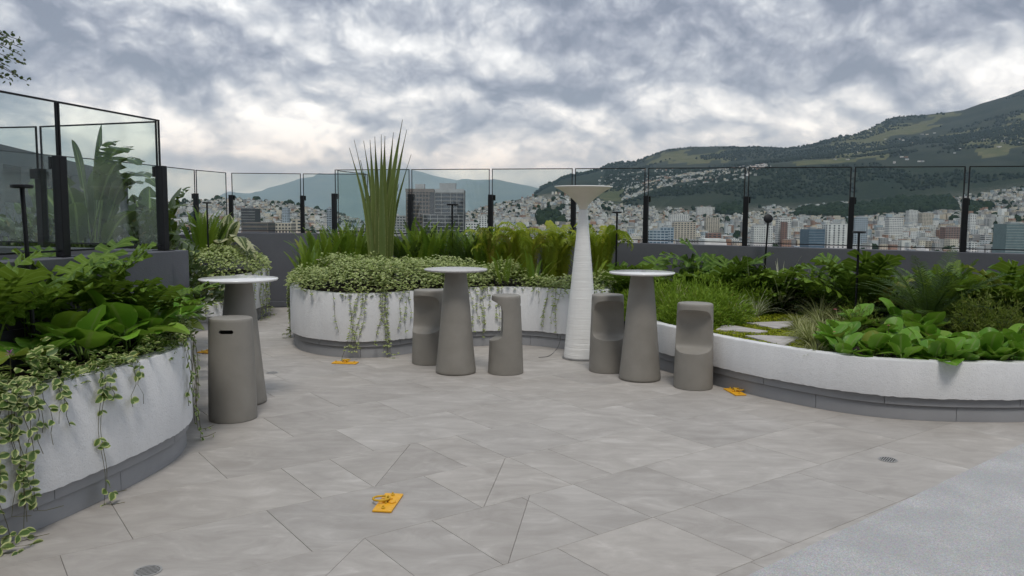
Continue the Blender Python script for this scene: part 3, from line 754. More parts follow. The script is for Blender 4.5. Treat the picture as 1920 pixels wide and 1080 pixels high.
# ================================================================ LAND AND CITY
def vnoise(x, y, seed=0):
    xi, yi = np.floor(x).astype(np.int64), np.floor(y).astype(np.int64); xf, yf = x-xi, y-yi
    def h(a, b):
        n = (a*374761393 + b*668265263 + seed*1442695) & 0x7fffffff
        n = ((n ^ (n >> 13))*1274126177) & 0x7fffffff
        return ((n ^ (n >> 16)) & 0xffff)/65535.
    u, v_ = xf*xf*(3-2*xf), yf*yf*(3-2*yf)
    return (h(xi,yi)*(1-u)+h(xi+1,yi)*u)*(1-v_)+(h(xi,yi+1)*(1-u)+h(xi+1,yi+1)*u)*v_
def fbm(x, y, o=5, seed=0): return sum((vnoise(x*2**i, y*2**i, seed+i)-.5)*.5**i for i in range(o))
T_ = [(900, None), (1300, [(-1400,472),(3400,472)]),
 (1800, [(-1400,430),(340,430),(600,440),(1170,441),(1400,438),(1600,432),(1780,428),(1920,424),(3400,400)]),
 (2400, [(-1400,392),(340,392),(450,388),(600,406),(700,426),(760,430),(880,418),(960,408),(1040,400),(1110,404),(1170,418),(1300,424),(1500,418),(1700,408),(1780,402),(1920,392),(3400,340)]),
 (2800, [(-1400,377),(340,378),(410,376),(450,374),(500,378),(545,384),(580,391),(620,402),(700,420),(760,426),(880,405),(960,390),(1040,379),(1110,385),(1170,404),(1300,412),(1500,406),(1700,399),(1780,392),(1920,376),(3400,300)]),
 (3300, [(-1400,384),(450,382),(545,392),(620,412),(760,430),(840,412),(880,396),(920,385),(960,376),(1000,366),(1040,361),(1075,363),(1110,371),(1170,388),(1230,392),(1500,391),(1600,386),(1700,378),(1780,370),(1920,352),(3400,250)]),
 (4300, [(-1400,430),(760,440),(880,430),(960,405),(1040,374),(1110,379),(1161,381),(1196,364),(1222,354),(1267,344),(1314,336),(1361,326),(1399,318),(1500,305),(1600,300),(1700,290),(1780,280),(1920,262),(3400,120)]),
 (5400, [(-1400,480),(880,475),(960,430),(1000,372),(1040,358),(1075,350),(1110,345),(1161,337),(1230,328),(1300,320),(1400,308),(1500,296),(1600,284),(1700,270),(1780,258),(1920,230),(3400,60)]),
 (7000, [(-1400,500),(900,490),(960,430),(1000,365),(1012,357),(1027,349),(1040,346),(1049,338),(1062,335),(1083,330),(1097,328),(1137,314),(1159,307),(1185,307),(1211,296),(1246,283),(1299,277.5),(1408,277.5),(1465,279),(1509,274),(1535,266),(1561,258),(1587,255),(1614,246),(1649,228.5),(1666,223),(1714,220),(1789,211),(1824,198),(1868,185),(1920,165),(2100,122),(2400,95),(2800,80),(3400,90)]),
 (9500, [(-1400,500),(960,450),(1100,400),(1300,350),(1700,300),(1920,250),(2400,150),(3400,120)])]
cols = np.concatenate([np.arange(-1400, 300, 50), np.arange(300, 2000, 7), np.arange(2000, 3401, 50)]).astype(float)
rows = np.concatenate([[45, 120, 300, 600, 900, 1100], np.geomspace(1300, 7000, 78), np.geomspace(7150, 9500, 8)])
def z_of(px, y, Yd):                         # pixel heights -> metres
    yh = 404.1 + .0068*(px-960); return H + (yh-y)/F*Yd*1.0
zc_ = []
for Yd, t in T_:
    if t is None: zc_.append(np.full(len(cols), -62.0)); continue
    y = np.interp(cols, [a for a, b in t], [b for a, b in t]); zc_.append(z_of(cols, y, Yd))
zc_ = np.array(zc_); lk = np.log([a for a, b in T_])
ZZ = np.stack([np.interp(np.log(rows), lk, zc_[:, j]) for j in range(len(cols))], 1)
Yg, Pg = np.meshgrid(rows, cols, indexing='ij'); Xg = (Pg-960)/F*Yg
amp = np.clip((Yg-3300)/2500, 0, 1)*np.where(Yg > 6800, .35, 1)
ZZ = ZZ + amp*Yg/F*(fbm(Xg/900, Yg/700, 5, 3)*9 + fbm(Xg/170, Yg/190, 4, 9)*3.0)
nc = len(cols)
V = np.stack([Xg, Yg, ZZ], 2).reshape(-1, 3)
Fq = [(i*nc+j, i*nc+j+1, (i+1)*nc+j+1, (i+1)*nc+j) for i in range(len(rows)-1) for j in range(nc-1)]
def tz(X, Yd):                                # height of the land, bilinear in the grid
    X = np.asarray(X, float); Yd = np.asarray(Yd, float); p = X/Yd*F+960
    i = np.clip(np.searchsorted(rows, Yd)-1, 0, len(rows)-2); j = np.clip(np.searchsorted(cols, p)-1, 0, nc-2)
    a = (Yd-rows[i])/(rows[i+1]-rows[i]); b = np.clip((p-cols[j])/(cols[j+1]-cols[j]), 0, 1)
    return (ZZ[i,j]*(1-a)+ZZ[i+1,j]*a)*(1-b)+(ZZ[i,j+1]*(1-a)+ZZ[i+1,j+1]*a)*b
# land cover: 0 forest, meadow by traced patches
c5 = lambda L_: [(1080+x/2.2857, 140+y/2.2857) for x, y in L_]
MEAD = [c5([(1120,300),(1200,262),(1330,210),(1500,188),(1545,192),(1450,240),(1380,290),(1300,330),(1250,362),(1180,350),(1150,385),(1060,392),(1110,350)]),
        c5([(1600,345),(1700,275),(1830,205),(1925,180),(1925,290),(1850,312),(1800,290),(1700,330)]),
        c5([(60,500),(230,470),(260,540),(190,570),(90,560)]), c5([(960,392),(1040,350),(1110,345),(1060,392)]), c5([(250,380),(420,330),(640,330),(560,372),(300,392)])]
Ypx = 404.1+.0068*(Pg-960) - (ZZ-H)*F/Yg
wx = Pg + fbm(Xg/400, Yg/300, 4, 21)*60; wy = Ypx + fbm(Xg/300, Yg/300, 4, 31)*26
mead = np.zeros(Pg.shape)
for i in range(Pg.shape[0]):
    if rows[i] < 3400: continue
    for j in range(nc):
        if any(inside(pl, wx[i, j], wy[i, j]) for pl in MEAD): mead[i, j] = 1
mead = np.maximum(mead, (fbm(Xg/520, Yg/420, 4, 77) > .30)*(Yg > 4600)*.8)
urb = np.clip((3400-Yg)/200, 0, 1)*(1-0*mead)
me = mesh('hillside_terrain', V, Fq, None)
for nm, arr in (('meadow', mead), ('urban', urb)):
    at = me.attributes.new(nm, 'FLOAT', 'POINT'); at.data.foreach_set('value', arr.ravel().astype(np.float32))
m, out = newmat('hillside_ground'); v = posn()
a1 = nd('ShaderNodeAttribute'); a1.attribute_name = 'meadow'; a2 = nd('ShaderNodeAttribute'); a2.attribute_name = 'urban'
n1 = noise(v, .012, 8, .65).outputs['Fac']; n2 = noise(v, .055, 5, .7).outputs['Fac']; n3 = noise(v, .0035, 5, .6).outputs['Fac']
forest = ramp(n2, [(.3, (.010, .016, .013)), (.55, (.020, .030, .020)), (.75, (.036, .048, .027))])
grass = ramp(n1, [(.3, (.06, .075, .032)), (.5, (.10, .108, .05)), (.7, (.16, .145, .08))])
f = ramp(mth('ADD', mth('MULTIPLY', a1.outputs['Fac'], .75), mth('MULTIPLY', mth('ADD', n1, mth('MULTIPLY', n3, .5)), .55)), [(.66, (0,0,0)), (.86, (1,1,1))])
forest = mixc(ramp(n3, [(.35, (0,0,0)), (.65, (1,1,1))]), forest, mixc(.6, forest, (.045, .052, .034)))
f = mth('MULTIPLY', f, .8)
base = mixc(f, forest, grass)
base = mixc(a2.outputs['Fac'], base, ramp(n2, [(.35, (.05, .07, .035)), (.5, (.12, .115, .10)), (.65, (.21, .20, .185))]))
pbr(out, base, .95, n2, .6, 6, .05)
me.materials.append(m); me.shade_smooth()
o = link('hillside_terrain', me); tag(o, kind='structure')

# far mountains
def far_mountain(name, tab, Yd, Yback, c, seed):
    cs = np.arange(-1500, 3500, 12.0); ys = np.interp(cs, [a for a, b in tab], [b for a, b in tab])
    ts = [0, .12, .3, .5, .75, 1, 1.3]; V = []
    for t in ts:
        Yr = Yd*.72 + (Yd*.28)*min(t, 1) + (Yback-Yd)*max(0, t-1)
        base = -150.; zt = z_of(cs, ys, Yd); k = math.sin(min(t, 1)*math.pi/2)**1.1
        z = base + (zt-base)*k + (fbm(cs/60, np.full(len(cs), t*3.3), 5, seed)*(.25 if t in (0, 1) else 1))*Yd*.012
        if t > 1: z = zt*.6
        V += [((x-960)/F*Yr, Yr, zz) for x, zz in zip(cs, z)]
    n = len(cs)
    me = mesh(name, V, [(i*n+j, i*n+j+1, (i+1)*n+j+1, (i+1)*n+j) for i in range(len(ts)-1) for j in range(n-1)], c, smooth=True)
    o = link(name, me); tag(o, kind='structure'); return o
m, out = newmat('far_mountain_ground'); v = posn()
pbr(out, ramp(noise(v, .0016, 8, .65).outputs['Fac'], [(.35, (.03, .045, .03)), (.55, (.06, .075, .04)), (.75, (.11, .11, .06))]), .95, spec=.05)
far_mountain('far_mountain_range', [(-1500,395),(300,392),(395,380),(415,374),(436,362),(450,362),(464,366),(496,359),(537,347.5),(563,337.5),(600,331),(640,325),(690,321),(740,319),(774,322.5),(796,325),(819,333),(843,337),(867,343),(900,352),(960,372),(1100,400),(3500,400)], 36000, 39000, m, 5)
far_mountain('far_mountain_spur', [(-1500,420),(700,410),(780,372),(830,356),(860,345),(882,340),(909,337),(937,339),(974,346),(1002,352),(1040,366),(1100,380),(1200,395),(3500,410)], 28000, 31000, m, 15)

# ---------------------------------------------------------------- the city as a mass of small houses
m, out = newmat('painted_house'); CITY = m
at = nd('ShaderNodeAttribute'); at.attribute_name = 'rnd'; r = at.outputs['Fac']; r2 = mth('FRACT', mth('MULTIPLY', r, 57.3)); r3 = mth('FRACT', mth('MULTIPLY', r, 911.7))
wallc = ramp(r, [(0,(.62,.61,.58)),(.18,(.72,.72,.71)),(.34,(.42,.41,.40)),(.46,(.55,.47,.37)),(.56,(.34,.335,.33)),(.66,(.66,.60,.50)),(.75,(.36,.22,.16)),(.81,(.50,.52,.53)),(.90,(.28,.27,.27)),(.965,(.36,.42,.46))], 'CONSTANT')
roofc = ramp(r2, [(0,(.34,.33,.32)),(.35,(.22,.215,.21)),(.55,(.50,.50,.49)),(.75,(.33,.20,.15)),(.85,(.16,.16,.165)),(.95,(.44,.24,.16))], 'CONSTANT')
g = nd('ShaderNodeNewGeometry'); sn = nd('ShaderNodeSeparateXYZ'); L.new(g.outputs['Normal'], sn.inputs[0])
uv = nd('ShaderNodeUVMap').outputs[0]; su = nd('ShaderNodeSeparateXYZ'); L.new(uv, su.inputs[0])
fu, fv = mth('FRACT', su.outputs[0]), mth('FRACT', su.outputs[1])
wm = mth('MULTIPLY', mth('MULTIPLY', mth('GREATER_THAN', fu, .26), mth('LESS_THAN', fu, .74)), mth('MULTIPLY', mth('GREATER_THAN', fv, .30), mth('LESS_THAN', fv, .74)))
wm = mth('MULTIPLY', wm, mth('GREATER_THAN', r3, .12))
base = mixc(mth('MULTIPLY', wm, .85), wallc, (.055, .065, .075))
base = mixc(mth('GREATER_THAN', sn.outputs[2], .5), base, roofc)
pbr(out, base, .8, spec=.2)
# template: five separate faces of a unit box standing on z = 0
bv, bf, bu = [], [], []
for q in ([(-.5,-.5,0),(.5,-.5,0),(.5,-.5,1),(-.5,-.5,1)], [(.5,-.5,0),(.5,.5,0),(.5,.5,1),(.5,-.5,1)], [(.5,.5,0),(-.5,.5,0),(-.5,.5,1),(.5,.5,1)], [(-.5,.5,0),(-.5,-.5,0),(-.5,-.5,1),(-.5,.5,1)], [(-.5,-.5,1),(.5,-.5,1),(.5,.5,1),(-.5,.5,1)]):
    bf.append(tuple(range(len(bv), len(bv)+4))); bv += q; bu += [(0,0),(1,0),(1,1),(0,1)]
BOX = (bv, bf, bu)
def city_mass(name, X, Yd, wdt, dep, hgt, mat, zoff=-2.5):
    X, Yd = np.asarray(X), np.asarray(Yd); k = len(X); a = RN.normal(0, .5, k)
    ca, sa = np.cos(a), np.sin(a); Rm = np.zeros((k, 3, 3))
    Rm[:,0,0] = ca*wdt; Rm[:,1,0] = sa*wdt; Rm[:,0,1] = -sa*dep; Rm[:,1,1] = ca*dep; Rm[:,2,2] = hgt
    T = np.stack([X, Yd, tz(X, Yd)+zoff], 1)
    o = cloud(name, BOX, Rm, T, mat, kind='stuff')
    ul = o.data.uv_layers[0]; n = len(ul.data); a_ = np.empty(n*2); ul.data.foreach_get('uv', a_)
    a_ = a_.reshape(k, -1, 2); a_[:,:,0] *= np.maximum(1, np.round(wdt/3.6))[:,None]; a_[:,:,1] *= np.maximum(1, np.round(hgt/3.0))[:,None]
    ul.data.foreach_set('uv', a_.ravel()); return o
def crest(p, Yrow): return 0
def inv_terrain(px, y):                       # first depth at which the land reaches picture height y
    out = np.full(len(px), np.nan)
    yy = Ypx
    for k, (p, t) in enumerate(zip(px, y)):
        j = int(np.clip(np.searchsorted(cols, p), 0, nc-1)); c_ = yy[:, j]
        i = np.nonzero((c_[4:-1] >= t) & (c_[5:] < t))[0]
        if len(i): i = i[0]+4; out[k] = rows[i] + (rows[i+1]-rows[i])*(c_[i]-t)/(c_[i]-c_[i+1]+1e-9)
    return out
FORESTS = [[(1483,405),(1500,396),(1560,388),(1600,386),(1660,378),(1720,372),(1775,374),(1790,392),(1760,398),(1700,400),(1640,404),(1600,408),(1560,408)],
           [(1810,388),(1850,384),(1850,400),(1812,402)], [(1340,388),(1385,386),(1390,402),(1345,404)], [(1010,410),(1040,404),(1050,425),(1015,425)]]
def top_y(p): return np.interp(p, [300,410,450,500,545,580,620,700,760,840,880,920,960,1000,1040,1075,1110,1170,1230,1300,1500,1600,1650,1700,1780,1850,1920,2100], [379,377,375,379,385,392,403,415,418,412,397,386,377,367,362,364,372,388,391,390,388,380,381,376,370,362,352,330])
px = RN.uniform(300, 2020, 25000); ty = top_y(px); yy_ = ty + (482-ty)*RN.random(len(px))**1.15 - 1.0
clr = fbm(px/38, yy_/9, 3, 55)
keep = np.array([not any(inside(f_, a, b) for f_ in FORESTS) for a, b in zip(px, yy_)]) & (clr < .24)
# sparser near the upper edge
keep &= RN.random(len(px)) < np.clip((yy_-ty)/7+.35, 0, 1)
px, yy_ = px[keep], yy_[keep]; Yd = inv_terrain(px, yy_); ok = ~np.isnan(Yd) & (Yd > 1000); px, Yd = px[ok], Yd[ok]
Xd = (px-960)/F*Yd
mid = (Yd < 2250) & (RN.random(len(px)) < .30)
wdt = np.where(mid, RN.uniform(7, 16, len(px)), RN.uniform(5, 10, len(px))); dep = np.where(mid, RN.uniform(8, 15, len(px)), RN.uniform(5, 11, len(px)))
hgt = np.where(mid, RN.uniform(8, 25, len(px)), RN.uniform(5, 11, len(px))) + 2.5
hgt = np.where((px < 1180) & mid, hgt*.75, hgt)
print('houses', len(px))
city_mass('distant_houses', Xd, Yd, wdt, dep, hgt, CITY)
# settlement along the shoulder of the hill, and scattered farmsteads
px = np.concatenate([RN.uniform(1165, 1430, 900), RN.uniform(1120, 1420, 260), RN.uniform(1430, 1920, 60)])
yy_ = np.concatenate([np.interp(px[:900], [1161,1196,1222,1267,1314,1361,1399,1430], [380,364,354,344,336,326,319,314]) - RN.random(900)**1.3*np.interp(px[:900], [1165,1250,1430], [26,18,4]), RN.uniform(318, 352, 260), RN.uniform(250, 345, 60)])
Yd = inv_terrain(px, yy_); ok = ~np.isnan(Yd) & (Yd > 4000); px, Yd = px[ok], Yd[ok]; k = len(px)
city_mass('hillside_settlement', (px-960)/F*Yd, Yd, RN.uniform(9, 18, k), RN.uniform(9, 16, k), RN.uniform(6, 12, k), CITY)

# clumps of trees: low rounded crowns made of a few faceted lobes
def blob_tmpl(seed, n1=5, n2=7):
    rr = np.random.default_rng(seed); V = []; Fc = []
    for i in range(n1):
        t = i/(n1-1); ph = math.pi*(.0+.95*t)
        for k in range(n2):
            a = 2*math.pi*k/n2 + i*.4; r_ = (.25+math.sin(ph)*.8)*rr.uniform(.75, 1.15)*.6
            V.append((r_*math.cos(a), r_*math.sin(a), (1-math.cos(ph))*.5*rr.uniform(.9, 1.1)))
    for i in range(n1-1):
        for k in range(n2): Fc.append((i*n2+k, i*n2+(k+1)%n2, (i+1)*n2+(k+1)%n2, (i+1)*n2+k))
    return V, Fc, [(.5, .5)]*len(V)
def tree_mass(name, X, Yd, sz, mat, seed):
    k = len(X); a = RN.uniform(0, 6.28, k); Rm = np.zeros((k,3,3)); s = np.asarray(sz)
    Rm[:,0,0] = np.cos(a)*s; Rm[:,1,0] = np.sin(a)*s; Rm[:,0,1] = -np.sin(a)*s; Rm[:,1,1] = np.cos(a)*s; Rm[:,2,2] = s*RN.uniform(.8, 1.3, k)
    o = cloud(name, blob_tmpl(seed), Rm, np.stack([X, Yd, tz(X, Yd)-s*.1], 1), mat, kind='stuff'); return o
m, out = newmat('distant_foliage'); at = nd('ShaderNodeAttribute'); at.attribute_name = 'rnd'; v = posn()
pbr(out, mixc(noise(v, .4, 3).outputs['Fac'], mixc(at.outputs['Fac'], (.010, .020, .012), (.028, .044, .018)), (.018, .032, .014)), .9, spec=.1); DF = m
px = RN.uniform(320, 1980, 2100); ty = top_y(px); yy_ = ty + (480-ty)*RN.random(len(px)); Yd = inv_terrain(px, yy_); ok = ~np.isnan(Yd) & (Yd > 1000)
tree_mass('city_trees', (px[ok]-960)/F*Yd[ok], Yd[ok], RN.uniform(6, 15, ok.sum()), DF, 1)
pp, yy_ = [], []
for f_ in FORESTS:
    xs = [a for a, b in f_]; ys = [b for a, b in f_]
    for _ in range(int((max(xs)-min(xs))*(max(ys)-min(ys))*.16)):
        a, b = R.uniform(min(xs), max(xs)), R.uniform(min(ys), max(ys))
        if inside(f_, a, b): pp.append(a); yy_.append(b)
px = np.array(pp); Yd = inv_terrain(px, np.array(yy_)+1.5); ok = ~np.isnan(Yd)
tree_mass('city_woodland', (px[ok]-960)/F*Yd[ok], Yd[ok], RN.uniform(14, 26, ok.sum()), DF, 2)
# trees standing on the skyline ridge and spur
px = np.concatenate([RN.uniform(1000, 1300, 330), RN.uniform(1400, 1720, 260), RN.normal(1750, 6, 5), RN.uniform(1300,1600,60), RN.normal(1690, 20, 14)])
Yd = RN.uniform(6750, 7020, len(px)); X = (px-960)/F*Yd
sz = RN.uniform(6, 16, len(px))*np.interp(px, [1000,1100,1200,1300,1450,1500,1700,1760], [2.4,1.9,.9,.6,.6,1.2,.9,1.3])
tree_mass('ridge_trees', X, Yd, sz, DF, 3)
px = RN.uniform(1130, 1930, 15000); Yd = RN.uniform(3450, 6700, 15000); X = (px-960)/F*Yd
ok = fbm(X/400, Yd/300, 3, 8) > .02
DF2, out = newmat('hill_forest_foliage'); at = nd('ShaderNodeAttribute'); at.attribute_name = 'rnd'
pbr(out, mixc(at.outputs['Fac'], (.017, .026, .018), (.027, .038, .023)), .95, spec=.05)
tree_mass('hill_woodland', X[ok], Yd[ok], RN.uniform(6, 15, ok.sum()), DF2, 4)
px = RN.uniform(400, 640, 40); Yd = RN.uniform(2700, 2850, 40)
tree_mass('skyline_trees', (px-960)/F*Yd, Yd, RN.uniform(7, 20, 40), DF, 5)

# ---------------------------------------------------------------- single buildings
def flat(name, c, rough=.7, spec=.3, metal=0, coat=0): return m_simple(name, c, rough, .08, .15, 2, .02, spec, coat, metal)
B = {'white': flat('white_render', (.68,.67,.65)), 'grey': flat('grey_concrete', (.33,.33,.33)), 'beige': flat('beige_render', (.52,.46,.38)), 'dark': flat('dark_cladding', (.07,.072,.08)),
     'brick': flat('red_brick_wall', (.25,.14,.11)), 'glass': flat('window_glass', (.05,.06,.075), .2, .6), 'blue': flat('blue_glazing', (.07,.12,.17), .25, .6), 'teal': flat('green_glazing', (.13,.19,.20), .3, .5),
     'pale': flat('pale_blue_grey', (.38,.43,.48)), 'brown': flat('brown_concrete', (.16,.135,.12)), 'orange': flat('orange_roof', (.45,.20,.12)), 'slab': flat('light_slab_edge', (.50,.49,.47)), 'slab2': flat('dull_slab_edge', (.36,.36,.355))}
def bld(label, p0, p1, ytop, Yd, wall='white', fl=3.0, bay=3.6, win='glass', ww=.55, wh=.5, dep=16, rot=0.0, style='grid', roof=True, group=None, cat='building', name='city_building', band=None):
    a, b = (p0-960)/F*Yd, (p1-960)/F*Yd; W = abs(b-a); cx = (a+b)/2; yh = 404.1+.0068*((p0+p1)/2-960)
    zt = H+(yh-ytop)/F*Yd; zb = min(tz(cx, Yd+dep/2), zt-6)-4
    r = empty(name, (cx, Yd, zb), rot); tag(r, label, cat, group); Hh = zt-zb
    m = MB(); m.box(-W/2, W/2, 0, dep, 0, Hh); m.obj('wall', B[wall], r)
    vis = min(Hh, (yh-485)/F*-Yd + (zt-H) + 6) if True else Hh
    nf = max(1, int(min(Hh, vis+4)/fl)); m = MB()
    nb = max(1, int(W/bay)); nd_ = max(1, int(dep/bay)); bw, bd = W/nb, dep/nd_
    for i in range(nf):
        z1 = Hh - i*fl - fl*(1-wh)*.55; z0 = z1 - fl*wh
        if style == 'band':
            m.box(-W/2+.6, W/2-.6, -.12, .0, z0, z1); m.box(-W/2-.12, -W/2, .6, dep-.6, z0, z1); m.box(W/2, W/2+.12, .6, dep-.6, z0, z1)
        elif style == 'grid':
            for j in range(nb):
                x = -W/2+bw*(j+.5); m.box(x-bw*ww/2, x+bw*ww/2, -.12, 0, z0, z1)
            for j in range(nd_):
                y = bd*(j+.5)
                m.box(-W/2-.12, -W/2, y-bd*ww/2, y+bd*ww/2, z0, z1); m.box(W/2, W/2+.12, y-bd*ww/2, y+bd*ww/2, z0, z1)
    if m.v: o = m.obj('window_rows', B[win], r); o['kind'] = 'stuff'
    if band:
        m = MB()
        for i in range(nf): z = Hh-i*fl; m.box(-W/2-.35, W/2+.35, -.5, 0, z-.28, z)
        o = m.obj('floor_edges', B[band], r); o['kind'] = 'stuff'
    if roof:
        m = MB(); m.box(-W*.22, W*.12, dep*.3, dep*.7, Hh, Hh+2.6); m.obj('roof_room', B['grey' if wall != 'grey' else 'slab'], r)
        m = MB(); m.box(-W/2-.1, W/2+.1, -.25, .15, Hh, Hh+.7); m.obj('roof_edge', B[wall], r)
    return r
# the dark office block
r = empty('office_block', ((815-960)/F*600, 600, -62)); tag(r, 'dark twin-winged office block with white floor lines rising behind the ferns', 'office block')
k = 600/F; cx = 815
def X_(p): return (p-cx)*k
def Z_(y): return H+(403-y)*k+62
m = MB(); m.box(X_(761), X_(814), 0, 22, 0, Z_(356)); m.obj('left_wing', B['dark'], r)
m = MB(); m.box(X_(814.3), X_(869), 1.5, 22, 0, Z_(356)); m.obj('right_wing', B['dark'], r)
m = MB(); m.box(X_(795), X_(870), -8, 1.4, 0, Z_(402)); m.obj('front_annex', B['dark'], r)
m = MB(); m.box(X_(776), X_(793), 8, 16, Z_(356)+.01, Z_(345)); m.obj('roof_room', B['grey'], r)
m = MB(); m.box(X_(822), X_(852), 8, 18, Z_(356)+.01, Z_(343)); m.obj('roof_room', B['grey'], r)
m = MB(); m.box(X_(760.5), X_(813.8), -.6, -.01, Z_(361), Z_(354.5)); m.obj('roof_cornice', B['brown'], r)
m = MB(); m.box(X_(814.5), X_(869.6), .8, 1.49, Z_(361), Z_(354.5)); m.obj('roof_cornice', B['grey'], r)
for i in range(12):
    y = 362 + 7.35*i
    m = MB(); m.box(X_(814.5), X_(869.8), .7, 1.49, Z_(y)-.18, Z_(y)+.14); m.obj('floor_slab', B['slab2'], r)
    m = MB(); m.box(X_(761.2), X_(806), -.55, -.01, Z_(y+2)-.5, Z_(y+2)+.45); m.obj('floor_slab', B['brown'], r)
    if i < 6:
        y = 403 + 7.0*i; m = MB(); m.box(X_(794.8), X_(870.4), -8.7, -8.01, Z_(y)-.20, Z_(y)+.18); m.obj('floor_slab', B['slab2'], r)
for p in (815, 827, 844, 856, 868.8):
    m = MB(); m.box(X_(p)-.12, X_(p)+.12, .4, .69, Z_(450), Z_(360)); m.obj('facade_fin', B['slab2'], r)
for p in (762, 768, 774, 780, 786, 792, 798, 804):
    m = MB(); m.box(X_(p)-.3, X_(p)+.3, -.9, -.56, Z_(450), Z_(360)); m.obj('facade_fin', B['brown'], r)
for p in (796, 809, 822, 836, 848, 861, 869.5):
    m = MB(); m.box(X_(p)-.13, X_(p)+.13, -9.0, -8.71, Z_(450), Z_(402)); m.obj('facade_fin', B['slab2'], r)
m = MB()
for i in range(11):
    for j, (p, q_) in enumerate(((816,826),(828.5,843),(845.5,855),(857.5,868))):
        if R.random() < .75: y = 362+7.35*i; m.box(X_(p)+.8*R.random(), X_(q_)-.8*R.random(), 1.38, 1.49, Z_(y+6), Z_(y+2))
o = m.obj('window_rows', B['glass'], r); o['kind'] = 'stuff'

bld('pale building with bold white horizontal bands, left of the far parapet post', 453, 479, 391, 900, 'dark', 3.2, 4, 'dark', band='slab', style='none', dep=20)
bld('long dark low building below the banded one', 454, 503, 417, 640, 'brown', 3.2, 4, 'dark', style='band', dep=20, roof=False)
bld('low beige building with a row of small square windows above the far parapet', 504, 546, 418, 700, 'beige', 3.1, 2.6, 'dark', dep=16, roof=False)
bld('beige block right of the small square-windowed one', 547, 566, 412, 760, 'beige', 3, 3.4, dep=14)
bld('slim blue-grey tower left of the glass corner post', 613, 622, 391, 1300, 'pale', 3, 2.6, 'glass', .7, .7, dep=12)
bld('grey-blue tower among the white houses on the left', 530, 541, 390, 1500, 'pale', 3, 3, dep=14)
bld('pale office slab behind the sword-leaved plant', 722, 760, 405, 900, 'grey', 3.1, 3, dep=18, band='slab')
bld('bright white tower right of the dark office block', 897, 912, 405, 1150, 'white', 3, 3, dep=14)
bld('white block below the bright tower right of the dark office block', 872, 897, 418, 900, 'white', 3, 3, dep=14)
bld('blue glazed building with a curved-looking side, left of the white slab block', 1514, 1546, 430, 980, 'blue', 3.3, 5, 'blue', style='none', band='pale', dep=22, rot=.15)
bld('white slab block with dark window columns beside the blue building', 1549, 1592, 421, 1000, 'white', 3, 5.5, 'glass', .35, .62, dep=18)
bld('white tower with dark dot windows near the tipped garden light', 1412, 1447, 424, 1080, 'white', 3.1, 3.1, 'dark', .42, .45, dep=16)
bld('twin white tower behind the dot-windowed tower', 1457, 1481, 410, 1250, 'white', 3, 3.2, dep=14)
bld('brick red tower wing beside the twin white tower', 1464, 1474, 416, 1235, 'brick', 3, 3.2, dep=8, roof=False)
bld('wide pale blue glazed complex at the left of the rock garden skyline', 1216, 1252, 432, 1000, 'pale', 3.4, 4.5, 'blue', .8, .6, dep=24)
bld('taller pale blue block joined to the glazed complex', 1236, 1262, 427, 1060, 'pale', 3.4, 4.5, 'blue', .7, .6, dep=20)
bld('beige block with a flat overhanging roof above the glazed complex', 1263, 1303, 417, 1300, 'beige', 3.2, 5, dep=20)
bld('orange roofed low block in the middle of the city', 1322, 1347, 408, 1900, 'beige', 3.2, 5, dep=20, roof=False)
bld('brick red low block left of the first right-hand post', 1326, 1351, 437, 1150, 'brick', 3.2, 5, dep=16, roof=False)
bld('long white hall roof just above the parapet', 1320, 1360, 448, 950, 'white', 4, 8, style='none', dep=30, roof=False)
bld('green glazed office building at the right edge', 1884, 1935, 420, 950, 'teal', 3.3, 5, 'teal', style='none', band='slab', dep=26)
bld('brick red apartment block near the right-hand post', 1770, 1800, 426, 1300, 'brick', 3, 4, dep=18, band='slab')
bld('white apartment tower just right of the right-hand post', 1815, 1826, 402, 1500, 'white', 3, 3, dep=14)
bld('pale apartment tower beside the blue and white pair', 1600, 1624, 408, 1250, 'pale', 3, 3, dep=16)
bld('white apartment block with tight windows above the blue building', 1664, 1690, 410, 1350, 'white', 3, 2.9, dep=16)
bld('pale grey cluster of flats on the rise', 1700, 1716, 395, 1750, 'white', 3, 3, dep=16)
bld('large white institutional building at the foot of the forested spur', 1305, 1334, 388, 2900, 'white', 3.4, 5, dep=24, roof=False)
bld('white flat-roofed building left of the institutional one', 1254, 1290, 402, 2100, 'white', 3.4, 5, dep=24, roof=False)
bld('beige round-topped block above the brick block', 1725, 1745, 400, 1700, 'beige', 3, 3, dep=16)
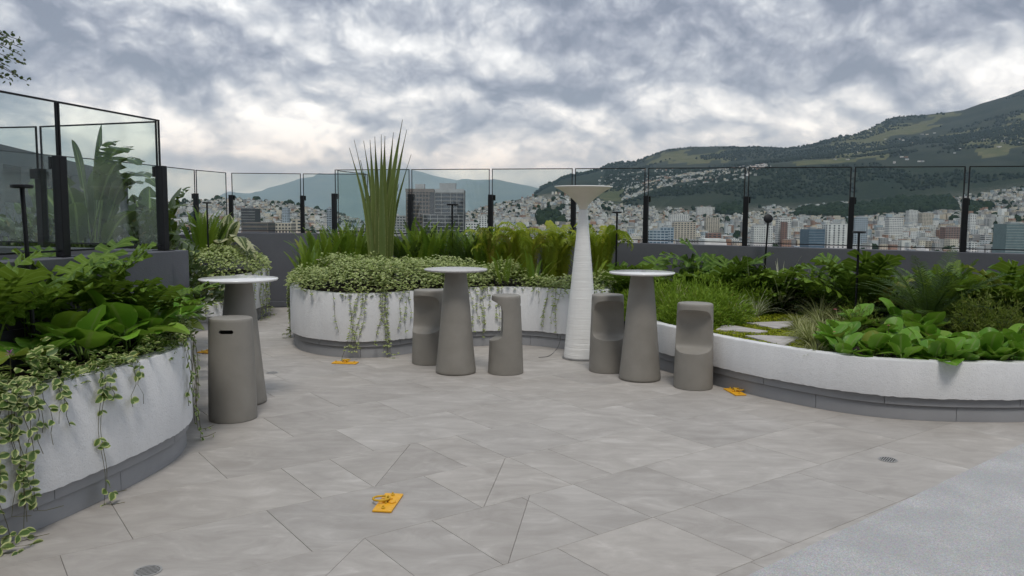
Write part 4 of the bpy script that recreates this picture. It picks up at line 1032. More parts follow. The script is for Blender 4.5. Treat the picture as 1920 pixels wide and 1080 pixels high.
# nearer mid-rise blocks, one of each kind of wall
kinds = [('white', 'white'), ('beige', 'beige'), ('grey', 'grey'), ('white', 'white'), ('beige', 'beige'), ('pale', 'pale blue-grey'), ('white', 'white'), ('grey', 'grey'), ('beige', 'beige'), ('white', 'white')]
n = 0; used = []
while n < 150:
    n += 1
    p = R.choice([R.uniform(1180, 1940), R.uniform(1180, 1940), R.uniform(1380, 1940), R.uniform(330, 760), R.uniform(870, 1180)])
    Yd = R.uniform(1150, 2200); W = R.uniform(8, 17); yt = (404+.0068*(p-960)) + (62-16*(Yd-1050)/1150 - R.uniform(9, 32)*(1 if p > 1180 else .7))/Yd*F
    hw = W/Yd*F/2; yt = max(yt, 396 if p > 1180 else 412)
    kd = R.choice(kinds)
    st, rf_ = R.choice(['grid', 'grid', 'band']), R.random() < .7
    pane = ['through the leftmost glass', 'left of the sword-leaved plant', 'right of the dark office block', 'behind the white column', 'just right of the white column', 'through the pane with the tipped light', 'through the pane with the flat light', 'through the last full pane', 'at the far right edge'][sum(p > q for q in (450, 770, 920, 1075, 1211, 1398, 1596, 1809))]
    lab = f"{'narrow' if W < 13 else 'wide' if W > 16.5 else 'medium'} {kd[1]} block, {'banded' if st == 'band' else 'square'} windows{' and roof hut' if rf_ else ''}, {pane}"
    bld(lab, p-hw, p+hw, yt, Yd, kd[0], 3.0, R.choice([2.8, 3.4, 4.5]), 'glass', R.uniform(.4, .7), R.uniform(.4, .55), R.uniform(10, 16), R.uniform(-.3, .3), st, rf_, 'mid-rise blocks of the distant city', name='mid_rise_building')

# the dark neighbouring building at the far left, seen through the glass
r = empty('neighbouring_building', (-14, 24, -62)); tag(r, 'dark flat-roofed neighbouring building seen through the glass at the far left', 'building')
A_, B_ = Vector((-10.6, 12.0, 0)), Vector((-16.1, 31.5, 0)); dd = (B_-A_).normalized(); nn = Vector((-dd.y, dd.x, 0))
def bprism(mb, a, b, d0, d1, z0, z1):
    q = [A_+dd*a+nn*d0, A_+dd*b+nn*d0, A_+dd*b+nn*d1, A_+dd*a+nn*d1]; o_ = Vector((-14, 24, -62))
    mb.add([p-o_+Vector((0,0,z)) for z in (z0, z1) for p in q], [(0,3,2,1),(4,5,6,7),(0,1,5,4),(1,2,6,5),(2,3,7,6),(3,0,4,7)])
Lt = (B_-A_).length
m = MB(); bprism(m, 0, Lt, 0, 9, -62, 2.75); m.obj('wall', B['dark'], r)
m = MB(); bprism(m, -1.2, Lt+.5, -.6, 9.5, 2.76, 3.2); m.obj('roof_slab', B['dark'], r)
for i in range(9):
    a = .8+i*2.3
    m = MB(); bprism(m, a, a+1.7, -.06, -.005, -.4, 1.9); m.obj('window', B['glass'], r)
    m = MB(); bprism(m, a-.35, a-.1, -.9, -.65, -1.5, 2.75); m.obj('column', B['dark'], r)

# ---------------------------------------------------------------- air
m, out = newmat('haze_air'); vs = nd('ShaderNodeVolumePrincipled'); vs.inputs['Color'].default_value = (.56, .78, 1, 1)
vs.inputs['Absorption Color'].default_value = (1, 1, 1, 1); vs.inputs['Density'].default_value = HAZE; vs.inputs['Anisotropy'].default_value = .2
L.new(vs.outputs[0], out.inputs['Volume'])
mb = MB(); mb.box(-70000, 70000, -3000, 41000, -1000, 2500); o = mb.obj('haze', m); o['kind'] = 'stuff'

# ================================================================ PLANTS
def place(me_list, name, root, n, rfun):
    for i in range(n):
        rz, tilt, sc, off = rfun(i)
        link(name, me_list[i % len(me_list)], root, off, (tilt, 0, rz), sc)

# ---- leaf and frond meshes
def merge(parts):                             # parts: (V, F, U) lists -> arrays
    V, Fc, U = [], [], []
    for v, f, u in parts:
        b = len(V); V += [tuple(p) for p in v]; Fc += [tuple(i+b for i in q) for q in f]; U += list(u)
    return V, Fc, U
def xf(part, M4):
    v, f, u = part; return [M4 @ Vector(p) for p in v], f, u
def stalk(pts, r0, r1, n=4):
    m = MB(); m.tube(pts, [r0+(r1-r0)*i/(len(pts)-1) for i in range(len(pts))], n); return m.v, m.f, [(.5, .3)]*len(m.v)
def arc(Lg, e0, curl, n, pw=1.0):             # path in the YZ plane from the origin
    y = z = 0.0; a = e0; out = [(0, 0, 0)]; dirs = [a]
    for i in range(n):
        a = e0 - curl*((i+1)/n)**pw; y += Lg/n*math.cos(a); z += Lg/n*math.sin(a); out.append((0, y, z)); dirs.append(a)
    return out, dirs
def frond(Lg, e0, curl, pairs, pl, pw, ang, droop, r=.003, shape=None, twist=0.0, base=.12, pw_=1.0):
    pts, dirs = arc(Lg, e0, curl, 14, pw_); parts = [stalk(pts, r, r*.35, 3)]
    for i in range(pairs):
        t = base + (1-base)*(i+.5)/pairs; f = t*14; k = min(13, int(f)); a = pts[k]; b = pts[k+1]; q = f-k
        p = Vector(a).lerp(Vector(b), q); d = dirs[k]; dv = Vector((0, math.cos(d), math.sin(d))); up = Vector((0, -math.sin(d), math.cos(d)))
        sh = (shape or (lambda t: math.sin(math.pi*min(1, t*.9+.08))**.6))(t)
        for s in (-1, 1):
            l = pl*sh*R.uniform(.88, 1.1); aa = ang*R.uniform(.9, 1.1)
            out = (Vector((s, 0, 0))*math.sin(aa) + dv*math.cos(aa) + up*(R.uniform(-.05, .18)+twist)).normalized()
            w_ = dv*(pw/2) ; mid = p + out*l*.5 - Vector((0,0,1))*droop*l*.2; tip = p + out*l - Vector((0,0,1))*droop*l
            parts.append(([p-w_*.6, p+w_*.6, mid+w_, mid-w_, tip], [(0,1,2,3),(3,2,4,4)][:1]+[(3,2,4)], [(.2,0),(.8,0),(.9,.5),(.1,.5),(.5,1)]))
    return merge(parts)
def tomesh(name, part, mat, smooth=True):
    V, Fc, U = part; return mesh(name, V, Fc, mat, uv=U, smooth=smooth)
def lobed(Ls, Lb, e0, curl, lobes=7, wd=.5, seed=0):
    """petiole of length Ls then a deeply lobed blade of length Lb"""
    rr = random.Random(seed)
    pp, dd_ = arc(Ls, e0, curl*.35, 6); parts = [stalk(pp, .0055, .004, 4)]
    a0 = dd_[-1] - .45; o = Vector(pp[-1]); pts, dirs = arc(Lb, a0, curl, 8); pts = [o+Vector(p) for p in pts]
    # central strip
    V, U = [], []
    for i, p in enumerate(pts):
        w_ = Lb*.135*(1-.7*i/8); V += [p+Vector((-w_, 0, .004)), p, p+Vector((w_, 0, .004))]; U += [(.3, i/8), (.5, i/8), (.7, i/8)]
    parts.append((V, [(i*3+k, i*3+k+1, i*3+k+4, i*3+k+3) for i in range(8) for k in (0, 1)], U))
    for j in range(lobes+1):
        t = j/lobes; k = min(7, int(t*8)); p = pts[k].lerp(pts[k+1], t*8-k) if k < 8 else pts[8]; d = dirs[k]
        dv = Vector((0, math.cos(d), math.sin(d))); up = Vector((0, -math.sin(d), math.cos(d)))
        lw = Lb*wd*(.55+.55*math.sin(math.pi*(t*.75+.12)))*(.62 if j == lobes else 1)
        for s in ((-1, 1) if j < lobes else (0,)):
            an = 2.05 - 1.25*t if s else 0.0
            if not s: lw *= .8
            out = (Vector((s*math.sin(an), 0, 0)) + dv*math.cos(an) + up*rr.uniform(.0, .28)).normalized()
            sd_ = (dv*math.sin(an) - Vector((s, 0, 0))*math.cos(an)*1.0).normalized() if s else Vector((1, 0, 0))
            hw = Lb*.070*rr.uniform(.85, 1.25); wav = rr.uniform(-.02, .03)
            r0, r1, r2, r3 = p - up*.0, p+out*lw*.42+up*wav*lw*3, p+out*lw*.78+up*(wav*lw*2-.04*lw), p+out*lw-up*.16*lw
            parts.append(([r0-sd_*hw*.75, r0+sd_*hw*.75, r1+sd_*hw*.95, r1-sd_*hw*.95, r2+sd_*hw*1.15+up*.012, r2-sd_*hw*1.0-up*.004, r3+sd_*hw*.25, r3-sd_*hw*.3],
                          [(0,1,2,3),(3,2,4,5),(5,4,6,7)], [(.2,0),(.8,0),(.85,.4),(.15,.4),(.9,.8),(.1,.8),(.6,1),(.4,1)]))
    return merge(parts)
def round_leaf(Ls, Lb, Wb, e0, seed):
    rr = random.Random(seed); pp, dd_ = arc(Ls, e0, .3, 4); parts = [stalk(pp, .006, .0045, 4)]
    o = Vector(pp[-1]); n1, n2 = 5, 18; V = []; U = []; a0 = dd_[-1]-rr.uniform(.2, .6)
    fw = Vector((0, math.cos(a0), math.sin(a0))); up = Vector((0, -math.sin(a0), math.cos(a0)))
    cup, ph = rr.uniform(.10, .30), rr.uniform(0, 6)
    for i in range(n1+1):
        q = i/n1
        for k in range(n2):
            t = 2*math.pi*k/n2; x = math.sin(t)*Wb/2*q; y = (.5-.5*math.cos(t)*q)*Lb if i else .42*Lb
            y = .42*Lb + (-math.cos(t))*Lb*(.58 if math.cos(t) < 0 else .42)*q
            z = cup*(x*x)/Wb*2.2 - .10*(y/Lb)**2*Lb*1.6 + .045*Wb*q*q*math.sin(t*3+ph) + .018*Wb*q**3*math.sin(t*9+ph)
            rib = -.018*Wb*math.exp(-(x/(.05*Wb))**2); z += rib
            V.append(o + Vector((x, 0, 0)) + fw*y + up*z); U.append((.5+.5*(x/(Wb/2))*.0+.5*math.sin(t)*q, y/Lb) if abs(math.sin(t)) > .3 or q < .9 else (.5+.5*q*(1 if math.sin(t)>=0 else -1)*1.0 if q > .99 else .5+.5*math.sin(t)*q, y/Lb))
    Fc = [(i*n2+k, i*n2+(k+1)%n2, (i+1)*n2+(k+1)%n2, (i+1)*n2+k) for i in range(1, n1) for k in range(n2)]
    c_ = len(V); V.append(sum((V[n2+k] for k in range(n2)), Vector())/n2); U.append((.5, .42))
    Fc += [(c_, n2+(k+1)%n2, n2+k) for k in range(n2)]
    parts.append((V, Fc, U)); return merge(parts)

LOBED = [tomesh('lobed_leaf', lobed(R.uniform(.30,.46), R.uniform(.34,.46), R.uniform(.9,1.35), R.uniform(.7,1.3), 7, .46, i), M['philo']) for i in range(9)]
LOBED_U = [tomesh('lobed_leaf', lobed(R.uniform(.28,.42), R.uniform(.36,.50), R.uniform(1.05,1.4), R.uniform(.3,.8), 6, .42, 40+i), M['philo']) for i in range(8)]
BERG = [tomesh('round_leaf', round_leaf(R.uniform(.05,.12), R.uniform(.145,.18), R.uniform(.145,.175), R.uniform(.7,1.4), i), M['berg']) for i in range(12)]
ERECT = [tomesh('frond', frond(R.uniform(.62,.86), R.uniform(1.30,1.56), R.uniform(.2,1.0), 34, .056, .020, 1.15, .1, pw_=2), M['fern']) for i in range(7)]
ERECT_D = [tomesh('frond', frond(R.uniform(.6,.8), R.uniform(1.28,1.54), R.uniform(.3,1.1), 30, .058, .020, 1.15, .1, pw_=2), M['fern_d']) for i in range(5)]
DROOP = [tomesh('frond', frond(R.uniform(.98,1.18), R.uniform(1.46,1.58), R.uniform(2.4,3.4), 38, .12, .024, .95, .8, pw_=4.5, base=.12), M['fern_y']) for i in range(7)]
SAGO = [tomesh('frond', frond(R.uniform(.62,.85), R.uniform(.75,1.35), R.uniform(.7,1.3), 36, .13, .009, .95, .12, .006), M['fern_d']) for i in range(8)]
SAGO_L = [tomesh('frond', frond(R.uniform(.5,.7), R.uniform(1.0,1.4), R.uniform(.5,1.0), 30, .10, .014, .85, .1, .005), M['fern']) for i in range(5)]

def plant_of(name, label, cat, x, y, z, meshes, n, spread, sc=(.8, 1.15), part='leaf', tilt=(-.35, .35), bias=None, group=None, rad=.04):
    r = empty(name, (x, y, z), R.uniform(0, .0)); tag(r, label, cat, group)
    ga = R.uniform(0, 6.28)
    for i in range(n):
        az = ga + i*2.39996 if bias is None else bias + R.gauss(0, spread)
        rr = rad*math.sqrt(R.random()); t = R.uniform(*tilt)
        link(part, meshes[R.randrange(len(meshes))], r, (rr*math.cos(az+1.57), rr*math.sin(az+1.57), R.uniform(-.02, .02)), (t, R.uniform(-.15, .15), az), R.uniform(*sc))
    return r

# ---- variegated ground cover: leaf pairs on a bumpy mound
def mound(name, label, cat, poly, zb, hfun, n, size, mat, parent=None, tmpl=SM, under=True, kind='stuff', jit=.05):
    xs = [p[0] for p in poly]; ys = [p[1] for p in poly]; T = []; D = []; U = []
    while len(T) < n:
        x, y = R.uniform(min(xs), max(xs)), R.uniform(min(ys), max(ys))
        if not inside(poly, x, y): continue
        z = zb + hfun(x, y); k = 2
        for _ in range(k):
            a = R.uniform(0, 6.28)
            T.append((x+R.gauss(0, .012), y+R.gauss(0, .012), z + R.uniform(-jit*1.6, jit)))
            D.append((math.cos(a), math.sin(a), R.uniform(-.25, .65))); U.append((R.gauss(0, .35), R.gauss(0, .35)-.25, 1))
    T, D, U = np.array(T), np.array(D), np.array(U)
    o = cloud(name, tmpl, basis(D, U, RN.uniform(.7, 1.3, len(T))*size), T, mat)
    tag(o, label, cat, kind=kind); return o
def edge_dist(poly, x, y):
    best = 9
    for i in range(len(poly)):
        ax, ay = poly[i]; bx, by = poly[(i+1) % len(poly)]; dx_, dy_ = bx-ax, by-ay
        t = max(0, min(1, ((x-ax)*dx_+(y-ay)*dy_)/(dx_*dx_+dy_*dy_+1e-9))); best = min(best, math.hypot(x-ax-dx_*t, y-ay-dy_*t))
    return best
def bumps(seed, amp, s): return lambda x, y: amp*float(fbm(np.array([x*s]), np.array([y*s]), 3, seed)[0])

c2 = [(p.x, p.y) for p in offs(curves['2'], .03)]
polyV2 = [p for p in c2 if p[0] > -3.1 and p[1] < 10.9] + [(1.28, 10.35), (.9, 10.25), (.35, 10.45), (.0, 10.75), (-.5, 10.75), (-1.0, 11.0), (-1.6, 11.1), (-2.3, 11.0), (-2.9, 10.9)]
b2 = bumps(4, .16, 2.2); b2b = bumps(14, .08, 7)
def h2(x, y):
    e = min(edge_dist(polyV2[:len(polyV2)-9], x, y) if False else 9, 9); d = edge_dist(polyV2, x, y)
    return .06 + .30*min(1, d/.55)**.6*(1 if x < .2 else .75) + b2(x, y) + b2b(x, y)
mound('ground_cover', 'thick cushion of small cream-edged leaves covering the bulging planter', 'ground cover', polyV2, .69, h2, 15500, .040, M['vinca_far'])
c3 = [(p.x, p.y) for p in offs(curves['3'], .03)]
polyV3 = c3 + [(-4.9, 13.4), (-5.1, 12.2), (-5.3, 11)]
b3 = bumps(24, .14, 2.0)
mound('ground_cover', 'cushion of small cream-edged leaves on the far left planter', 'ground cover', polyV3, .69,
      lambda x, y: .05 + .36*min(1, edge_dist(polyV3, x, y)/.5)**.6 + b3(x, y), 5200, .046, M['vinca_far'])

# ---- trailing vines
def vine(cv, i, zb, ztop, label, size, mat, leaves_as_parts=False, drift=0.0, gap=.045, out=.02, start_in=.12, flip=1, strands=1, group=None, fl=None):
    """hangs from the planter rim at curve point i down to height zb"""
    i = int(max(1, min(len(cv)-2, i))); p = cv[i]; t = (cv[i+1]-cv[i-1]).normalized(); nr = Vector((t.y, -t.x, 0))
    root = empty('trailing_vine', (p.x, p.y, ztop)); tag(root, label, 'vine', group)
    T, D, U = [], [], []; stem = MB()
    for s in range(strands):
        pts = []; z = ztop+R.uniform(.03, .08); lx = R.uniform(-.02, .02)*strands; ln = ztop - (zb + R.uniform(0, .15)*(s > 0)*1.0); ph = R.uniform(0, 6)
        dr = drift + R.uniform(-.04, .04)*strands
        pts.append(-nr*start_in + t*lx*.5 + Vector((0, 0, .04))); pts.append(-nr*.02 + t*lx + Vector((0, 0, .05)))
        m_ = max(4, int(ln/.06))
        for k in range(m_+1):
            q = k/m_; zz = -ln*q
            o_ = out + .012*math.sin(q*9+ph)
            if z < 0: pass
            pts.append(nr*o_ + t*(lx + dr*q + .012*math.sin(q*7+ph)) + Vector((0, 0, zz)))
        if zb <= .03:
            e = pts[-1]; pts.append(e + nr*.05 + t*.03); pts.append(e + nr*.10 + t*(.05+dr*.3) + Vector((0,0,.01)))
        stem.tube(pts, .0016 if size > .04 else .0022, 4)
        acc = 0
        for a, b in zip(pts, pts[1:]):
            l = (b-a).length; acc += l
            while acc > gap:
                acc -= gap*R.uniform(.7, 1.4); c_ = a.lerp(b, R.random())
                q = max(0, min(1, -c_.z/max(.1, ln)))
                if fl is not None and R.random() > fl(q): continue
                for sg in (-1, 1):
                    if R.random() < .18: continue
                    T.append(c_); D.append(t*sg*R.uniform(.5, 1) + nr*R.uniform(.1, .8) + Vector((0, 0, R.uniform(-.7, .3)))); U.append(nr*R.uniform(.5, 1)+Vector((0, 0, R.uniform(.2, 1)))+t*R.gauss(0, .3))
    stem.obj('stem', M['stem'], root)
    if not T: return root
    if leaves_as_parts:
        for c_, d, u in zip(T, D, U):
            d = d.normalized(); x = d.cross(u).normalized(); zx = x.cross(d); sc = size*R.uniform(.65, 1.2)
            o = link('leaf', VLEAF[R.randrange(len(VLEAF))], root)
            o.matrix_local = Matrix.Translation(c_) @ Matrix((x, d, zx)).transposed().to_4x4() @ Matrix.Scale(sc, 4)
    else:
        T = np.array([tuple(c) for c in T]); D = np.array([tuple(c) for c in D]); U = np.array([tuple(c) for c in U])
        o = cloud('leaves', SM, basis(D, U, RN.uniform(.7, 1.25, len(T))*size), T, mat, root); o['kind'] = 'stuff'
    return root
VLEAF = []
for i in range(5):
    V_1, F_1, U_1 = blade(1.0, R.uniform(.62, .80), 6, lambda t: math.sin(math.pi*min(1, (t*.94+.03)))**.7, R.uniform(.05, .3), R.uniform(.2, .9), wave=0)
    VLEAF.append(mesh('leaf', V_1, F_1, M['vinca'], uv=U_1, smooth=True))
def idx_px(cv, px, z=.75):
    best, bi = 1e9, 0
    for i, p in enumerate(cv):
        q = P1_px(p.x, p.y, z)
        if q is None: continue
        if abs(q[0]-px) < best: best, bi = abs(q[0]-px), i
    return bi
cv2 = resample(curves['2'], .03); cv1 = resample(curves['1'], .03); cv3 = resample(curves['3'], .03)
vl2 = [(583, .28, 1, 'thin bare vine near the left side'), (607, .60, 1, 'very short vine at the rim'), (622, .30, 1, 'bare slanting vine'), (655, .12, 1, 'thin long vine reaching the plinth'),
       (683, .0, 4, 'dense leafy vine reaching the floor'), (712, .06, 3, 'leafy bundle beside the densest vine'), (728, .0, 2, 'wispy vine with its tip on the floor'), (752, .25, 2, 'loose vine left of the half-hidden stool'), (768, .35, 1, 'short vine by the half-hidden stool'),
       (886, .20, 2, 'leafy vine just right of the middle table'), (903, .12, 2, 'vine between middle table and side-on stool'), (916, .45, 1, 'short vine above the side-on stool'), (936, .22, 2, 'vine seen through the bite of the side-on stool'),
       (1014, .55, 1, 'short vine right of the side-on stool'), (1024, .25, 2, 'vine left of the white column'), (1042, .20, 2, 'vine touching the left edge of the white column'), (1052, .40, 1, 'short vine behind the white column')]
for px, zb, st, lb in vl2:
    vine(cv2, idx_px(cv2, px), zb, .75, lb+', on the bulging planter' if len(lb.split()) < 9 else lb, .028, M['vinca_far'], strands=st, drift=R.uniform(-.06, .06), gap=.05 if st > 1 else .09)
i0 = idx_px(cv2, 545)
for k, (di, zb, st) in enumerate([(-26, .10, 4), (-19, .05, 5), (-12, .0, 5), (-6, .12, 5), (-1, .35, 3)]):
    vine(cv2, i0+di, zb, .75, ['back', 'second', 'longest', 'fourth', 'shortest front'][k]+' strands of the leafy curtain at the left end of the bulging planter', .036, M['vinca_far'], strands=st, gap=.032, out=.03)
vl3 = [(352, .15, 3, 'leftmost leafy vine on the far left planter'), (372, .20, 3, 'leafy vine on the far left planter beside the grey wall end'), (392, .25, 2, 'vine on the far left planter above the handled stool'), (408, .30, 2, 'dotted vine on the far left planter left of the table pedestal'),
       (418, .35, 2, 'thin vine close to the left table pedestal'), (474, .3, 2, 'vine right of the left table pedestal'), (486, .1, 4, 'leafy vine on the right flank of the far left planter'), (489, .0, 4, 'floor-length vine at the right end of the far left planter')]
for px, zb, st, lb in vl3: vine(cv3, idx_px(cv3, px), zb, .75, lb, .038, M['vinca_far'], strands=st, gap=.045)
vine(cv3, len(cv3)-40, .02, .75, 'vine bundle hanging on the hidden right flank of the far left planter', .038, M['vinca_far'], strands=5, gap=.04)

# near planter: large-leaved strands, every leaf its own part
vl1 = [(-30, .0, 4, .75, 'leafy vine at the very left edge of the near planter'), (8, .02, 4, .85, 'longest leafy vine at the left edge, trailing onto the floor'), (30, .10, 3, .75, 'vine beside the longest one at the left edge'),
       (62, .42, 3, .8, 'short leafy vine under the purple flower'), (98, .52, 1, .8, 'small hanging sprig left of the middle of the near planter'), (122, .55, 1, .9, 'short sprig on the near planter rim'),
       (172, .0, 2, .45, 'pair of long thin vine stems down the middle of the near planter wall'), (205, .58, 1, .95, 'short horizontal sprig near the rim with round leaves'), (246, .50, 2, .6, 'slanting vine with sparse leaves on the near planter'),
       (283, .56, 2, .9, 'bushy short vine near the right part of the near planter rim'), (316, .62, 2, .9, 'tiny sprig at the right part of the near rim')]
for px, zb, st, f_, lb in vl1:
    vine(cv1, idx_px(cv1, px, .76), zb, .76, lb, .052, M['vinca'], True, R.uniform(-.03, .05), .055, .022, strands=st, fl=lambda q, f_=f_: f_*(1.1-.55*q) if q > .25 else 1)
nv = len(cv1)
for k, (fr, zb, lb) in enumerate([(.80, .35, 'thin vine in front of the corner of the near planter'), (.84, .02, 'long vine at the right corner of the near planter reaching the floor'), (.88, .10, 'leafy vine at the right corner behind the long one'), (.925, .25, 'vine on the back flank of the near planter')]):
    vine(cv1, nv*fr, zb, .76, lb, .036, M['vinca'], True, .02, .045, .03, strands=2, fl=lambda q: .75)

# rim cover of the near planter (leaves of finger size)
c1 = [(p.x, p.y) for p in offs(curves['1'], .02)]; c1b = [(p.x, p.y) for p in offs(curves['1'], -.20)]
polyV1 = c1[8:] + c1b[8:][::-1]
m_ = mound('ground_cover', 'cream-edged trailing leaves spilling along the rim of the near planter', 'ground cover', polyV1, .74,
      lambda x, y: .015 + (0.05+.05*math.sin(x*23+y*11)) * (1.0 if y < 4.3 else .8), 1500, .046, M['vinca'], jit=.035)
# denser bright patch at the right corner, and the big clump at the left edge
pc = [(p.x, p.y) for p in offs(curves['1'], .0)[70:96]] + [(p.x, p.y) for p in offs(curves['1'], -.42)[70:96]][::-1]
mound('ground_cover', 'bright patch of small cream-edged leaves on the right corner of the near planter', 'ground cover', pc, .76, lambda x, y: .05+.06*math.sin(x*13+y*9), 1100, .030, M['vinca_far'], jit=.05)
pe = [(-2.62,3.45),(-2.40,3.98),(-2.50,4.25),(-2.72,4.15),(-2.95,3.4)]
mound('ground_cover', 'clump of large cream-edged leaves below the purple flower at the left edge', 'ground cover', pe, .76, lambda x, y: .08+.05*math.sin(x*17+y*9), 330, .058, M['vinca'], jit=.09)

# ---- near planter: round leaves, lobed leaves
bg = [(60,690,.80),(110,660,.80),(150,670,.80),(190,655,.80),(235,650,.8),(85,640,.8),(140,625,.8),(270,640,.8),(300,622,.8),(255,612,.8),(205,618,.8),(165,600,.8),(322,608,.8),(110,605,.8),(20,640,.8),(285,600,.8)]
BGL = ['leftmost large round-leaved clump behind the purple flower', 'round-leaved clump second from left along the near rim', 'round-leaved clump above the short sprigs of the near rim', 'round-leaved clump above the pair of long thin vine stems', 'round-leaved clump over the middle of the near rim', 'round-leaved clump just behind the leftmost ones', 'round-leaved clump behind the short sprigs', 'round-leaved clump right of the middle of the near rim',
       'round-leaved clump near the right end of the near rim', 'round-leaved clump under the lobed leaves, right of the middle', 'round-leaved clump under the lobed leaves, in the middle', 'dark round-leaved clump furthest back behind the long thin stems', 'rightmost round-leaved clump next to the bright corner patch', 'dark round-leaved clump furthest back at the left', 'round-leaved clump at the very left edge of the view', 'furthest-back round-leaved clump at the right end of the near planter']
for k, (px, py, z) in enumerate(bg):
    g_ = G(px, py, z)
    plant_of('round_leaved_plant', BGL[k], 'plant', g_.x, g_.y+.05, .78, BERG, 8, 1, (1.05, 1.6), tilt=(-.1, .6), group='round-leaved clumps in the near planter', rad=.05)
r = plant_of('lobed_plant', 'large spreading plant with deeply lobed leaves in front of the grey wall end', 'plant', -2.86, 5.25, .86, LOBED_U, 15, 1, (.62, .95), tilt=(-.1, .5), rad=.12)
r = plant_of('lobed_plant', 'lobed plant leaning right over the corner of the near planter', 'plant', -2.62, 5.45, .84, LOBED_U, 9, .7, (.55, .75), tilt=(-.25, .15), bias=-1.3, rad=.10)
r = plant_of('lobed_plant', 'dark lobed plant at the left edge behind the garden light', 'plant', -3.0, 4.35, .84, LOBED_U, 13, 1, (.65, .9), tilt=(0, .6), rad=.12)
r = plant_of('lobed_plant', 'lobed plant close to the left edge rising past the garden light', 'plant', -2.98, 4.85, .86, LOBED_U, 13, 1, (.65, .9), tilt=(0, .6), rad=.12)
# flower of the left clump
f0 = G(18, 655, .95); r = empty('vine_flower', (f0.x, f0.y, .86)); tag(r, 'small purple-pink flower head at the left edge among cream-edged leaves', 'flower')
m = MB(); m.tube([(0,0,-.1),(0,0,.06)], .002, 5); m.obj('stem', M['stem'], r)
for k in range(16):
    V_1, F_1, U_1 = blade(.026, .010, 2, oval, .2, .6); a = k*2.4; e = .2+.07*k
    o = link('petal', mesh('petal', V_1, F_1, M['flower'], uv=U_1), r, (0, 0, .06+.001*k), (e, 0, a))
def small_flower(px, py, Y, mat, label, n=6, s=.02):
    p = P(px, py, Y); r = empty('small_flower', p); tag(r, label, 'flower')
    for k in range(n):
        V_1, F_1, U_1 = blade(s, s*.5, 2, oval, .2, .6); link('petal', mesh('petal', V_1, F_1, mat, uv=U_1), r, (0,0,0), (.5, 0, k*6.28/n))
    m = MB(); m.tube([(0,0,-.12),(0,0,0)], .0025, 5); m.obj('stem', M['stem'], r)
small_flower(596, 487, 9.9, M['flower'], 'lone lilac flower on the ground cover left of the sword-leaved plant', 7, .034)
small_flower(1562, 622, 6.9, M['flower_p'], 'pink flower between pale grass and the left end of the round leaves', 8, .026)
small_flower(1566, 580, 7.2, M['flower_p'], 'small dull pink flower above the pale grass', 7, .022)
small_flower(1916, 618, 6.9, M['flower_p'], 'small pink flower among round leaves at the right edge', 8, .024)
small_flower(1666, 610, 6.8, M['flower_p'], 'tiny pink bud in the middle of the round leaves', 6, .018)

# ---- bulging planter: sword-leaved plant
sy = 10.55; b0 = P(714, 478, sy); r = empty('sword_leaved_plant', (b0.x, sy, .72)); tag(r, 'tall sword-leaved plant towering above the glass fence', 'plant')
sw = [(655,277,8),(664,262,6),(682,264,8),(694,262,13),(703,256,12),(715,252,12),(722,255,14),(738,248,14),(755,224,15),(763,243,11),(771,290,6),(676,300,8),(732,300,15),(706,300,15),(720,330,14),(748,345,9),(700,360,12)]
for k, (tx, ty_, wp) in enumerate(sw):
    yy = sy + R.uniform(-.12, .18); tip = P(tx, ty_, yy) - Vector((b0.x, sy, .72)); bs = Vector(((tx-714)/F*sy*.30 + R.uniform(-.03, .03), R.uniform(-.06, .06), -.02))
    V_1, U_1 = [], []; n1 = 12; side = Vector((1, R.uniform(-.5, .5), 0)).normalized(); bow = (tx-714)/F*sy*.20
    for i in range(n1+1):
        t = i/n1; p = bs.lerp(tip, t) + Vector((-bow*math.sin(math.pi*t)*1.0, 0, 0)) * (1 if abs(tx-714) > 20 else .3)
        w_ = wp*1.35/F*sy*.5*(.70+.30*math.sin(math.pi*min(1, t*1.5)))*max(.03, (1-t**3.2)) * (1 if t < .75 else (1-(t-.75)*2.2))
        w_ = max(.0025, w_); V_1 += [p-side*w_+Vector((0, -.012, 0)), p+Vector((0, .012, 0)), p+side*w_+Vector((0, -.012, 0))]; U_1 += [(0,t),(.5,t),(1,t)]
    Fc = [(i*3+k2, i*3+k2+1, i*3+k2+4, i*3+k2+3) for i in range(n1) for k2 in (0, 1)]
    obj('sword_leaf', V_1, Fc, M['sword'], r, uv=U_1, smooth=True)

# ---- upright ferns behind the ground cover
ef = [(578,478,9.95,.62,18),(600,470,10.5,.78,22),(622,468,10.7,.82,22),(640,468,11.0,.86,22),(662,468,10.8,.9,22),(683,470,11.3,.85,18),(700,474,11.2,.75,14),
      (752,470,11.1,.85,20),(775,470,11.3,.92,20),(797,470,11.0,.88,22),(820,472,11.2,.85,22),(845,472,11.4,.85,20),(868,474,11.0,.86,22),(888,474,11.2,.85,20),(910,476,10.9,.82,20),(930,478,11.1,.86,16),(640,475,11.7,.95,16),(790,474,11.7,.95,16),(850,474,11.6,.95,14),(905,480,11.5,.9,14)]
names = ['leftmost', 'second from left', 'third from left', 'fourth from left', 'fifth from left', 'just left of the sword leaves', 'at the left foot of the sword leaves', 'just right of the sword leaves', 'below the dark office block, left part', 'below the dark office block', 'left of the garden light', 'behind the garden light', 'right of the garden light', 'second right of the garden light', 'left of the second post', 'at the foot of the second post']
for k, (px, py, Y, sc, n) in enumerate(ef):
    p = P(px, py, Y)
    plant_of('upright_fern', ('upright sword fern '+names[k]+' on the bulging planter') if k < len(names) else 'dark upright fern in the back row of the bulging planter', 'fern', p.x, Y, .72, ERECT_D if k >= len(names) or k in (7, 12) else ERECT, n, 1, (sc*.95, sc*1.30), 'frond', (-.24, .14), group='upright ferns along the parapet', rad=.13)
